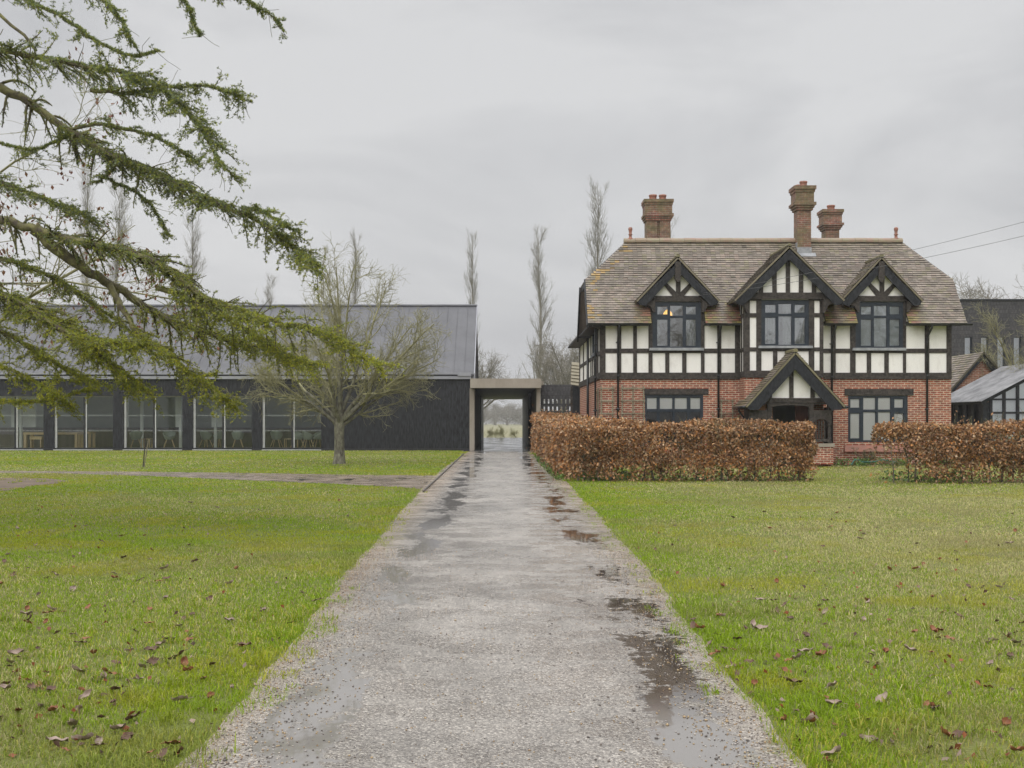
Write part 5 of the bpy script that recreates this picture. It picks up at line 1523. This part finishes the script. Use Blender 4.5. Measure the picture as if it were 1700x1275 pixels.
# broad bare trees farther off
oak = bare_tree("oak_tree", "spreading bare oak rising behind the dark hall right of the house", 21, hgt=4.2, counts=(12, 9, 8, 4), L=(9.0, 4.2, 2.0, .95), rad=.40, fine=.016, mats=("greybark", "greybark"), angs=(46, 16))
ONAT = max(v.co.z for c_ in oak.children for v in c_.data.vertices)
place(oak, 1645, 128, top=438, nat=ONAT, rz=.5)
ok2 = copy_tree(oak); place(ok2, 1775, 135, top=462, nat=ONAT, rz=3.2, label="bare oak partly out of frame behind the dark hall")
sm = copy_tree(oak); place(sm, 788, 92, top=572, nat=ONAT, rz=1.9, label="small bare tree between the pavilion end and the passage roof")
for i, (px, Y, tp_, rz, lab) in enumerate(((934, 88, 556, .3, "bare young tree behind the slotted wall, nearest the poplar"), (966, 80, 545, 2.4, "bare young tree against the left flank of the house"))):
    place(copy_tree(oak), px, Y, top=tp_, nat=ONAT, rz=rz, label=lab)
for i, (px, Y, s, rz, lab) in enumerate(((800, 430, 1.25, .2, "hazy grey tree at the left of the view through the passage"), (822, 480, 1.5, 1.3, "hazy grey rounded tree at the centre of the view through the passage"), (842, 450, 1.35, 4.4, "hazy tree right of centre in the view through the passage"), (868, 440, 1.3, 5.2, "hazy bare tree at the right of the view through the passage"))):
    o = place(copy_tree(oak), px, Y, s=s, rz=rz, label=lab, group="far trees seen through the passage")
    o.scale = (s * 1.05, s * 1.05, s * .62); o.location.z = -2.2
# the wood beyond the field reads as one soft mass of twigs
rw = np.random.default_rng(88); nw = 9000
wx = rw.uniform(-45, 70, nw); wy = rw.uniform(430, 500, nw); wh = 8.5 * (.55 + .45 * vnoise(wx, wy * .1, 9.0)) ; wz = rw.random(nw) * wh * .8
wd = unit(np.stack([rw.normal(0, .6, nw), rw.normal(0, .6, nw), rw.random(nw) + .4], 1)); wl_ = rw.uniform(.8, 2.6, nw)
PW = np.stack([np.stack([wx, wy, wz], 1) + wd * (wl_ * k / 3)[:, None] + rw.normal(0, .08, (nw, 3)) for k in range(4)], 1)
V_, Q_ = tube_batch(PW, np.tile(np.linspace(.06, .03, 4), (nw, 1)), 3)
tag(np_mesh("far_wood", V_, Q_, M["paletwig"]), "misty grey wood far beyond the field, seen through the passage", "wood", kind="stuff")
# low scrub at the field edge
shr = bare_tree("scrub_bush", "low scrubby bush at the field edge, left in the view through the passage", 33, "bush", hgt=.25, counts=(9, 6, 5, 2), L=(1.7, .8, .45, .25), rad=.05, fine=.007, mats=("twig", "twig"), angs=(40, 20))
place(shr, 808, 93, s=.55, rz=.3, group="scrub bushes at the field edge")
for px, Y, s, rz, lab in ((822, 96, .45, 1.8, "small scrubby bush left of centre at the field edge"), (838, 92, .65, 3.0, "largest scrubby bush at the field edge, centre of the passage view"), (857, 94, .5, 4.0, "scrubby bush at the right in the view through the passage")):
    place(copy_tree(shr), px, Y, s=s, rz=rz, label=lab)
# trees behind the viewpoint: the house windows mirror them
for i, (x, y, s, rz) in enumerate(((9, -16, .8, .4), (18, -24, .95, 2.0), (27, -15, .85, 3.3), (38, -26, 1.0, 4.6), (-22, -20, .9, 1.2), (-38, -14, .95, 5.4))):
    o = copy_tree(oak); o.location = (x, y, 0); o.scale = (s, s, s); o.rotation_euler = (0, 0, rz); o["label"] = "bare oak standing behind the viewpoint, mirrored in the window panes"; o["group"] = "bare oaks behind the viewpoint"


# ------------------------------------------------------------------ beech hedges
BEECH = [(0.40, 0.220, 0.100), (0.31, 0.165, 0.076), (0.47, 0.295, 0.15), (0.18, 0.098, 0.05), (0.42, 0.30, 0.185), (0.45, 0.205, 0.066), (0.34, 0.195, 0.108)]
def hedge(label, boxes, seed, gaps=()):
    rng = np.random.default_rng(seed)
    t = thing("beech_hedge", label, "hedge", (boxes[0][0], boxes[0][2], 0), "clipped beech hedges")
    LV, stems = [], []
    for (x0, x1, y0, y1, h0, h1, dens, size, faces) in boxes:
        def top(y): return h0 + (h1 - h0) * (y - y0) / (y1 - y0 + 1e-6)
        pts, outs = [], []
        for fc in faces:
            if fc in "fb": n = int((x1 - x0) * h0 * dens); u = rng.uniform(x0, x1, n); v = rng.random(n) ** .9; p = np.stack([u, np.full(n, y0 if fc == "f" else y1), v * h0], 1); o = np.tile((0, -1.0 if fc == "f" else 1.0, .15), (n, 1))
            elif fc in "lr": n = int((y1 - y0) * max(h0, h1) * dens); yy = rng.uniform(y0, y1, n); v = rng.random(n) ** .9; p = np.stack([np.full(n, x0 if fc == "l" else x1), yy, v * top(yy)], 1); o = np.tile((-1.0 if fc == "l" else 1.0, 0, .15), (n, 1))
            elif fc == "t": n = int((x1 - x0) * (y1 - y0) * dens); yy = rng.uniform(y0, y1, n); p = np.stack([rng.uniform(x0, x1, n), yy, top(yy)], 1); o = np.tile((0, 0, 1.0), (n, 1))
            else: n = int((x1 - x0) * (y1 - y0) * h0 * dens * .9); yy = rng.uniform(y0, y1, n); p = np.stack([rng.uniform(x0, x1, n), yy, rng.random(n) * top(yy)], 1); o = rng.normal(size=(n, 3))
            pts.append(p); outs.append(o)
        p = np.concatenate(pts); o = np.concatenate(outs)
        bump = (vnoise(p[:, 0] + p[:, 1] * .7, p[:, 2] + p[:, 1] * .3, .30) - .5) * .26 + (vnoise(p[:, 0] + p[:, 1], p[:, 2] * 1.3 + 7, .8) - .5) * .16
        p = p + o * (bump - rng.exponential(.045, len(p)))[:, None]
        # rounded shoulders, thin skirt
        zt_ = top(p[:, 1]); rel = np.clip(p[:, 2] / zt_, 0, 1.2)
        cx_, cy_ = (x0 + x1) / 2, (y0 + y1) / 2
        p[:, 1] += np.where(rel > .86, (rel - .86) * 1.0 * np.sign(cy_ - p[:, 1]) * .35 * min(1, y1 - y0), 0)
        keep = rng.random(len(p)) < np.clip(.05 + rel * 2.3, 0, 1)
        for (gx, gz, gr, gp) in gaps:
            d = np.hypot((p[:, 0] - gx), (p[:, 2] - gz) * .8); keep &= ~((d < gr) & (rng.random(len(p)) < gp))
        # thin patches where one can see in
        keep &= ~((vnoise(p[:, 0] * 1.2 + p[:, 1], p[:, 2] * 1.2 + 31, .33) > .76) & (rng.random(len(p)) < .75))
        p, o = p[keep], o[keep]; p[:, 2] = np.maximum(p[:, 2], .03)
        V, Fc, C = leaves(p, rng, size, size * .62, BEECH, .5, o)
        cl = vnoise(p[:, 0] * 1.0 + p[:, 1], p[:, 2], .4); C = C * np.repeat(.72 + .55 * cl, 2)[:, None]
        LV.append((V, Fc, C))
        nx = max(2, int((x1 - x0) / .33)) if (x1 - x0) > (y1 - y0) else (12 if y1 - y0 > 3 else 0)
        for k in range(nx):
            if (x1 - x0) > (y1 - y0): bx, by = x0 + .15 + (x1 - x0 - .3) * (k + rng.random() * .6) / nx, rng.uniform(y0 + .25, y0 + .6)
            else: bx, by = rng.uniform(x0 + .25, x0 + .6), y0 + (y1 - y0) * (k + .5) / nx
            hh = top(by) * .93
            q, _ = poly([(bx, by, 0), (bx + rng.normal(0, .05), by + rng.normal(0, .04), hh * .4), (bx + rng.normal(0, .12), by + rng.normal(0, .08), hh * .75), (bx + rng.normal(0, .18), by + rng.normal(0, .1), hh)], 8)
            stems.append(q)
    rng2 = np.random.default_rng(seed + 1)
    P0 = np.stack(stems); R0 = np.tile(np.linspace(.026, .009, 8), (len(P0), 1)) * rng2.uniform(.6, 1.3, (len(P0), 1))
    P1, R1 = grow(rng2, P0, R0, 14, .12, 1, (58, 20), .62, 5, .16, (0, 0, .04), .5, .005, taper=.25)
    P2, R2 = grow(rng2, P1, R1, 4, .2, 1, (50, 20), .3, 4, .2, (0, 0, .02), .6, .004, taper=.2)
    for k in range(len(P0)):
        V, Q = tube_batch(P0[k:k + 1], R0[k:k + 1], 6); np_mesh("stem", V, Q, M["bark"], t, smooth=True)
    V, Q = merge([tube_batch(P1, R1, 4), tube_batch(P2, R2, 3)]); np_mesh("twigs", V, Q, M["cedarbark"], t, smooth=True)
    vs, fs, cs, n0 = [], [], [], 0
    for V, Fc, C in LV: vs.append(V); fs.append(Fc + n0); cs.append(C); n0 += len(V)
    np_mesh("foliage", np.concatenate(vs), np.concatenate(fs), M["hedgeleaf"], t, np.concatenate(cs))
    return t
hedge("long clipped brown beech hedge beside the path, turning across the house front", [
    (1.62, 7.80, 27.0, 28.15, 1.40, 1.42, 1250, .082, "ftri"), (1.58, 2.9, 28.15, 54.0, 1.44, 1.84, 520, .105, "ltri"), (1.60, 2.9, 53.4, 54.3, 1.75, 1.70, 300, .10, "b")], 41)
hedge("shorter clipped brown beech hedge on the right with a thin see-through left end", [
    (9.36, 15.5, 26.1, 27.2, 1.40, 1.42, 1250, .082, "flrti")], 43, gaps=[(9.55, .62, .42, .75), (9.3, .2, .5, .8), (9.9, .25, .4, .7)])

# ground cover at the foot of the wall and under the hedges
def cover():
    rng = np.random.default_rng(9); P = []
    def strip(n, x0, x1, y0, y1, h): P.append(np.stack([rng.uniform(x0, x1, n), rng.uniform(y0, y1, n), rng.random(n) ** 1.6 * h + .01], 1))
    strip(2600, 11.1, 15.6, 36.55, 37.35, .24); strip(900, 4.0, 8.0, 36.7, 37.3, .3)
    strip(1500, 2.0, 7.9, 27.3, 28.6, .22); strip(1700, 9.6, 15.0, 26.5, 27.9, .26); strip(900, 1.35, 1.62, 27.2, 45, .10)
    P = np.concatenate(P); P = P[vnoise(P[:, 0], P[:, 1], .35) > .38]
    V, Fc, C = leaves(P, rng, .085, .05, [(.10, .20, .035), (.16, .27, .05), (.20, .30, .08), (.08, .14, .03), (.17, .10, .05)], -.2)
    tag(np_mesh("ground_cover", V, Fc, M["leafgreen"], None, C), "low green leafy plants at the foot of the house wall and under the hedges", "ground cover", kind="stuff")
cover()
sb = bare_tree("rose_bush", "leafless brown shrub at the foot of the wall beside the porch", 51, "shrub", hgt=.2, counts=(7, 6, 5, 2), L=(1.1, .5, .25, .12), rad=.025, fine=.006, mats=("bark", "cedarbark"), angs=(30, 18))
sb.location = (X_(1219, 36.9), 36.9, 0); sb.scale = (1.15, 1.15, 1.5)
o = copy_tree(sb); o.location = (X_(1436, 36.9), 36.9, 0); o.scale = (.6, .6, .5); o["label"] = "low leafless shrub at the foot of the wall under the right window"


# ------------------------------------------------------------------ cedar reaching in from the left
ced = thing("cedar_tree", "large old cedar whose mossy green boughs reach in from the left", "cedar tree", (-10.2, 15.6, 0))
LIMBS = [  # points (photo x, photo y, distance), radius start and end, foliage start, side shoots per metre, their length, hanging shoots per metre
    ([(-330, -20, 15.4), (-120, 40, 15.3), (0, 84, 15.0), (75, 96, 14.8), (143, 112, 14.6), (211, 122, 14.4), (264, 142, 14.3), (294, 168, 14.2), (320, 198, 14.1), (346, 226, 14.0), (373, 282, 13.9)], .07, .008, .22, 17, .62, 4.0),
    ([(150, 150, 14.6), (211, 158, 14.6), (271, 147, 14.6), (331, 141, 14.7), (376, 150, 14.7), (418, 169, 14.8)], .03, .006, .10, 15, .38, 3.0),
    ([(-330, 40, 15.6), (-100, 100, 15.6), (0, 146, 15.5), (53, 173, 15.4), (109, 215, 15.3), (158, 245, 15.2), (203, 266, 15.0), (264, 290, 14.8), (320, 318, 14.6), (376, 347, 14.4), (425, 363, 14.3), (471, 393, 14.2), (501, 425, 14.1), (531, 442, 14.0)], .12, .010, .46, 21, .62, 5.5),
    ([(400, 345, 14.3), (430, 350, 14.1), (465, 368, 14.0), (498, 388, 13.9)], .02, .005, .05, 16, .3, 2.0),
    ([(109, 215, 15.3), (150, 205, 15.2), (220, 215, 15.0), (290, 240, 14.9), (330, 275, 14.8)], .028, .006, .2, 7, .45, 2.5),
    ([(-330, 230, 15.9), (-100, 270, 15.9), (0, 299, 15.8), (56, 326, 15.7), (113, 343, 15.6), (158, 366, 15.5)], .07, .008, .45, 17, .55, 1.0),
    ([(-330, 280, 15.5), (-120, 330, 15.5), (0, 364, 15.4), (56, 379, 15.3), (109, 396, 15.2), (166, 408, 15.0), (211, 417, 14.9), (245, 429, 14.8), (286, 452, 14.7), (320, 475, 14.6), (339, 498, 14.5), (395, 514, 14.4), (433, 528, 14.3), (460, 539, 14.2), (508, 543, 14.1), (557, 558, 14.0), (602, 588, 13.9), (636, 618, 13.8)], .115, .010, .40, 20, .60, 4.0),
    ([(56, 379, 15.3), (94, 413, 15.4), (150, 454, 15.5), (181, 470, 15.6), (226, 496, 15.7), (256, 520, 15.8), (301, 540, 15.9), (358, 558, 16.0), (399, 569, 16.1), (452, 581, 16.2), (504, 607, 16.3)], .11, .012, .42, 20, .70, 4.5),
    ([(181, 470, 15.6), (211, 526, 15.2), (233, 564, 15.0), (271, 581, 14.8), (301, 610, 14.7), (324, 626, 14.6), (358, 648, 14.5), (394, 682, 14.4)], .06, .008, .30, 17, .52, 3.5),
    ([(-330, 430, 15.0), (-100, 468, 15.0), (0, 484, 14.9), (56, 513, 14.8), (94, 543, 14.6), (143, 562, 14.5), (203, 573, 14.4), (248, 574, 14.3)], .10, .010, .38, 22, .62, 2.5),
    ([(94, 543, 14.6), (150, 580, 14.6), (200, 612, 14.6), (245, 652, 14.6)], .05, .008, .1, 15, .5, 2.5),
    ([(-330, 480, 15.8), (-60, 520, 15.8), (0, 545, 15.7), (50, 580, 15.6), (110, 615, 15.5), (165, 640, 15.4)], .06, .008, .4, 15, .6, 2.0),
    ([(260, 478, 14.8), (320, 500, 14.9), (380, 530, 15.0), (430, 560, 15.1), (470, 590, 15.2), (520, 606, 15.2)], .04, .008, .05, 18, .55, 3.0),
    ([(-330, -160, 15.0), (-100, -60, 15.0), (0, 20, 14.9), (30, 50, 14.9), (60, 84, 14.8)], .05, .02, 2, 0, 0, 0),
    ([(-200, -90, 14.6), (0, -20, 14.5), (60, 6, 14.5), (110, 28, 14.4), (150, 70, 14.3), (205, 90, 14.2), (250, 97, 14.1), (265, 84, 14.1)], .035, .006, .35, 6, .40, 1.0),
    ([(60, -40, 14.0), (150, -14, 14.0), (200, 26, 14.0), (226, 80, 14.0)], .022, .005, .1, 11, .32, 3.0),
    ([(180, -60, 13.6), (270, -30, 13.6), (310, 5, 13.6), (332, 62, 13.6)], .022, .005, .3, 12, .22, 2.0),
    ([(240, -60, 13.3), (340, -20, 13.3), (400, -3, 13.3), (440, 14, 13.3), (469, 50, 13.3)], .022, .005, .3, 11, .22, 4.0),
    ([(-60, 230, 15.2), (0, 240, 15.2), (60, 252, 15.1), (110, 228, 15.0)], .015, .005, .3, 8, .4, .5),
    ([(160, 290, 15.4), (230, 320, 15.4), (255, 345, 15.4), (280, 392, 15.4)], .016, .005, .2, 12, .28, 2.5),
    ([(200, 270, 15.1), (180, 290, 15.1), (160, 305, 15.1)], .014, .005, .2, 14, .25, .5),
    ([(-330, 380, 15.2), (-60, 455, 15.2), (30, 500, 15.1), (110, 540, 15.0), (180, 596, 14.9), (215, 640, 14.9)], .06, .008, .45, 18, .55, 3.0),
    ([(-330, 540, 15.0), (-40, 590, 15.0), (40, 622, 14.9), (110, 668, 14.8)], .05, .008, .4, 16, .5, 3.0),
    ([(-200, 400, 15.7), (-20, 420, 15.7), (70, 450, 15.6), (150, 500, 15.5), (210, 545, 15.4)], .05, .008, .35, 15, .5, 2.0),
    ([(-200, 640, 15.2), (0, 668, 15.2), (60, 672, 15.1), (110, 660, 15.0), (150, 645, 15.0)], .03, .008, .5, 5, .4, .5),
]
def cedar():
    rng = np.random.default_rng(77)
    twP, tufP, tufD = [], [], []
    zt = np.linspace(-.2, 13, 9); tp = np.stack([-10.2 + .1 * np.sin(zt), 15.6 + 0 * zt, zt], 1)
    V, Q = tube_batch(tp[None], np.linspace(.55, .22, 9)[None], 16); np_mesh("trunk", V, Q, M["cedarbark"], ced, smooth=True)
    def scatter(P, sp, up=.8):
        L = np.linalg.norm(np.diff(P, axis=1), axis=2).sum(1); n = np.maximum((L / sp).astype(int), 1)
        k = np.repeat(np.arange(len(P)), n); t = rng.random(len(k)); m = P.shape[1]
        s = t * (m - 1); i = np.minimum(s.astype(int), m - 2); f = (s - i)[:, None]
        tufP.append(P[k, i] * (1 - f) + P[k, i + 1] * f + rng.normal(0, .010, (len(k), 3)))
        d = unit(P[k, i + 1] - P[k, i]); tufD.append(unit(d * .5 + rng.normal(0, .45, d.shape) + np.array([0, 0, up])))
    for (pts, r0, r1, t0, spm, sl, dpm) in LIMBS:
        q, L = poly([at(*p) for p in pts], max(14, len(pts) * 3))
        q[1:-1] += rng.normal(0, .012, (len(q) - 2, 3))
        P0 = q[None]; r0 *= .85; R0 = (r0 + (r1 - r0) * np.linspace(0, 1, len(q)) ** .8)[None]
        V, Q = tube_batch(P0, R0, 10); np_mesh("limb", V, Q, M["cedarbark"], ced, smooth=True)
        if t0 > 1: continue
        n = int(L * (1 - t0) * spm * 1.3)
        P1, R1 = grow(rng, P0, R0, n, t0, .99, (50, 18), sl * 1.08, 7, .10, (0, 0, -.055), .4, .005, taper=.45, lat=.28)
        P2, R2 = grow(rng, P1, R1, 6, .10, 1, (42, 14), sl * .40, 4, .14, (0, 0, -.04), .6, .0032, taper=.3, lat=.35)
        twP += [(P1, R1, 4), (P2, R2, 3)]
        scatter(P1, .026); scatter(P2, .026)
        m = int(L * (1 - t0 * .7) * dpm * 1.6)
        if m:
            D1, E1 = grow(rng, P0, R0, m, t0 * .7, 1, (75, 15), sl * .95, 7, .10, (.03, 0, -.34), .4, .005, taper=.3)
            D2, E2 = grow(rng, D1, E1, 3, .2, .9, (45, 15), .16, 4, .15, (0, 0, -.1), .6, .003)
            twP += [(D1, E1, 4), (D2, E2, 3)]; scatter(D1, .020, .1); scatter(D2, .022, .1)
        # bare dead twigs
        B1, G1 = grow(rng, P0, R0, max(2, int(L * 2.5)), .15, 1, (55, 20), .45, 5, .16, (.04, 0, .0), .35, .0045, taper=.3)
        twP.append((B1, G1, 3))
        # tufts sitting on the bough itself
        Pm = P0[:, int(len(q) * max(t0 - .12, 0)):]; scatter(Pm + np.array([0, 0, .6]) * R0[:, -Pm.shape[1]:, None], .0036); scatter(Pm, .006)
    V, Q = merge([tube_batch(*a) for a in twP]); np_mesh("twigs", V, Q, M["cedarbark"], ced, smooth=True)
    P = np.concatenate(tufP); D = np.concatenate(tufD); n = len(P); k = 7
    d = unit(D[:, None] + rng.normal(0, .75, (n, k, 3))); ln = rng.uniform(.016, .034, (n, k, 1))
    w = unit(np.cross(d, rng.normal(size=d.shape))) * .0035
    b = P[:, None] + d * .002
    Vv = np.stack([b - w, b + w, b + d * ln * .6 + w * 1.2, b + d * ln], 2).reshape(-1, 3)
    kk = np.arange(n * k)[:, None] * 4
    Ff = np.concatenate([kk + [0, 1, 2], kk + [0, 2, 3]], 1).reshape(-1, 3)
    pal = np.array([(.36, .38, .055), (.28, .325, .06), (.43, .43, .06), (.22, .265, .075), (.31, .345, .14)])
    c = pal[rng.integers(0, 5, n)] * rng.uniform(.75, 1.25, (n, 1))
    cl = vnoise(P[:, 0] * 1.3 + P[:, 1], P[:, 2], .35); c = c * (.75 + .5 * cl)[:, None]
    low = np.clip((4.2 - P[:, 2]) / 2.0, 0, 1)[:, None]; c = c * (1 - low) * np.array((.86, .90, 1.45)) + c * low * np.array((1.12, 1.08, .8))  # upper needles tinted greyer as if backlit, lower ones yellower
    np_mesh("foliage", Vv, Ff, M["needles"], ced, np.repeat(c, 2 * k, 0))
    print("cedar tufts", n)
cedar()

# beech with clinging brown leaves behind the cedar
def brown_tree():
    rng = np.random.default_rng(61)
    t = thing("beech_tree", "bare tree with clinging red brown leaves behind the low cedar boughs on the left", "tree", (-12.6, 21.0, 0))
    base = np.array((-12.6, 21.0, 0.0))
    tp, _ = poly([base + q for q in np.array([(0, 0, -.1), (.1, 0, 1.2), (.3, .1, 2.4), (.4, .1, 3.6), (.6, 0, 5.0)])], 10)
    P0, R0 = tp[None], np.linspace(.2, .06, 10)[None]
    P1, R1 = grow(rng, P0, R0, 13, .2, .98, (55, 12), 5.8, 9, .08, (.05, 0, -.015), .40, .025, taper=.1)
    P2, R2 = grow(rng, P1, R1, 11, .2, 1, (42, 14), 1.9, 6, .14, (.03, 0, -.02), .5, .010, taper=.3)
    P3, R3 = grow(rng, P2, R2, 7, .15, 1, (45, 16), .8, 5, .2, (0, 0, 0), .5, .006, taper=.3)
    P4, R4 = grow(rng, P3, R3, 3, .2, 1, (45, 16), .35, 4, .2, (0, 0, 0), .6, .004, taper=.3)
    tree_mesh(t, M["bark"], M["twig"], [(P0, R0, 10), (P1[:, :5], R1[:, :5], 6)], [(P1[:, 4:], R1[:, 4:], 5), (P2, R2, 4), (P3, R3, 3), (P4, R4, 3)])
    L_ = np.concatenate([P4[:, 3], P4[:, 2], P3[:, 4]]); L_ = L_[rng.random(len(L_)) < .85]; L_ = L_[vnoise(L_[:, 0], L_[:, 2], .9) > .3]
    V, Fc, C = leaves(L_, rng, .09, .055, [(.17, .06, .035), (.22, .09, .045), (.13, .05, .03), (.25, .13, .07)], .9)
    np_mesh("leaves", V, Fc, M["hedgeleaf"], t, C)
brown_tree()


# ------------------------------------------------------------------ fallen leaves
def leaf_mesh(seed, L, Wd, curl, lobes):
    rng = np.random.default_rng(seed); nu, nv = 9, 5; V = []
    for i in range(nu):
        u = i / (nu - 1)
        w = Wd * math.sin(math.pi * min(1, u * .94 + .04)) ** .8 * (1 + lobes * math.cos(u * 6 * math.pi))
        for j in range(nv):
            s = j / (nv - 1) * 2 - 1
            z = curl * (s * s) * Wd * 1.4 + curl * L * .55 * (u - .45) ** 2 * 2 + .006 * math.sin(u * 11 + s * 4 + seed) + .010
            V.append(((u - .5) * L * (1 - .12 * curl), s * w * (1 - .35 * curl * abs(s)), max(z, .006)))
    Fs = [(i * nv + j, (i + 1) * nv + j, (i + 1) * nv + j + 1, i * nv + j + 1) for i in range(nu - 1) for j in range(nv - 1)]
    a = [((-.5 - .0) * L, 0, .012), ((-.5 - .28) * L, .06 * L, .008)]
    return V, Fs, a
LM = [leaf_mat("russet leaf", (.18, .07, .032), (.30, .13, .055)), leaf_mat("dark brown leaf", (.09, .05, .033), (.17, .095, .06)), leaf_mat("pale grey brown leaf", (.25, .185, .15), (.38, .29, .24))]
KIND = ["russet", "dark brown", "pale grey brown"]
protos = []
for i in range(6):
    V, Fs, a = leaf_mesh(i, .085 + .012 * (i % 3), .026 + .004 * (i % 2), (.10, .42, .24)[(i * 2 + i // 3) % 3], .12 if i % 2 else .05)
    mb = MB(); mb.add(V, Fs); mb.tube(a, .0018, 4)
    m_ = mb.build("fallen_leaf", LM[i % 3], None, True)
    protos.append(m_)
rl = np.random.default_rng(15); used = set(); spots = []
while len(spots) < 250:
    if len(spots) < 125:
        if rl.random() < .72: px, py = rl.normal(130, 150), 870 + 400 * rl.random() ** .8
        else: px, py = rl.uniform(0, 640), rl.uniform(830, 1270)
        side = 0
    else:
        r_ = rl.random()
        if r_ < .45: px, py = rl.uniform(1080, 1700), rl.uniform(850, 1120)
        elif r_ < .8: px, py = rl.uniform(1250, 1720), rl.uniform(1060, 1275)
        else:
            py = rl.uniform(960, 1270); px = 1330 - (1275 - py) * .86 + abs(rl.normal(0, 40))
        side = 1
    if not (-20 < px < 1720): continue
    x, y = gnd(px, py)
    if not off_path(np.array([x]), np.array([y]), .02)[0]: continue
    spots.append((x, y, side))
for (x, y, side) in spots:
    i = int(rl.integers(0, 6))
    o = protos[i] if i not in used else protos[i].copy()
    if i in used: COL.objects.link(o)
    used.add(i)
    s = rl.uniform(.5, 1.0); o.scale = (s, s, s); o.location = (x, y, .010 + rl.uniform(0, .012)); o.rotation_euler = (rl.normal(0, .35), rl.normal(0, .3), rl.uniform(0, 6.28))
    tag(o, f"{KIND[i % 3]} fallen leaf lying in the grass of the {('left', 'right')[side]} lawn", "fallen leaf", f"{KIND[i % 3]} fallen leaves on the {('left', 'right')[side]} lawn")
def litter():
    rng = np.random.default_rng(19); n = 900; py = 800 + 470 * rng.random(n) ** 1.1; px = rng.uniform(-40, 1740, n)
    Y = F * H / (py - CY); X = (px - CX) / F * Y; k = off_path(X, Y, .0) & ((px < 500) | (px > 1000)); P = np.stack([X, Y, np.full(n, .02)], 1)[k]
    V, Fc, C = leaves(P, rng, .045, .03, [(.24, .08, .035), (.09, .05, .035), (.28, .2, .16)], 0)
    V[:, 2] = np.clip(V[:, 2], .008, .05)
    tag(np_mesh("leaf_litter", V, Fc, M["hedgeleaf"], None, C), "small scattered brown leaf fragments over both lawns", "leaf litter", kind="stuff")
litter()

# ------------------------------------------------------------------ damp air
hz = MB().box(LIM[0] - 5, LIM[1] + 5, LIM[2] - 5, LIM[3] + 5, -1.0, 33.0)
hm = bpy.data.materials.new("haze"); hm.use_nodes = True; hn = hm.node_tree; hn.nodes.clear()
ho = hn.nodes.new("ShaderNodeOutputMaterial"); hv = hn.nodes.new("ShaderNodeVolumePrincipled")
hv.inputs["Color"].default_value = (.93, .94, .96, 1); hv.inputs["Density"].default_value = 0.00055; hv.inputs["Anisotropy"].default_value = 0.2
hn.links.new(hv.outputs[0], ho.inputs["Volume"])
o = hz.build("haze", hm); tag(o, "thin rainy haze filling the air over the whole scene", "haze", kind="stuff")
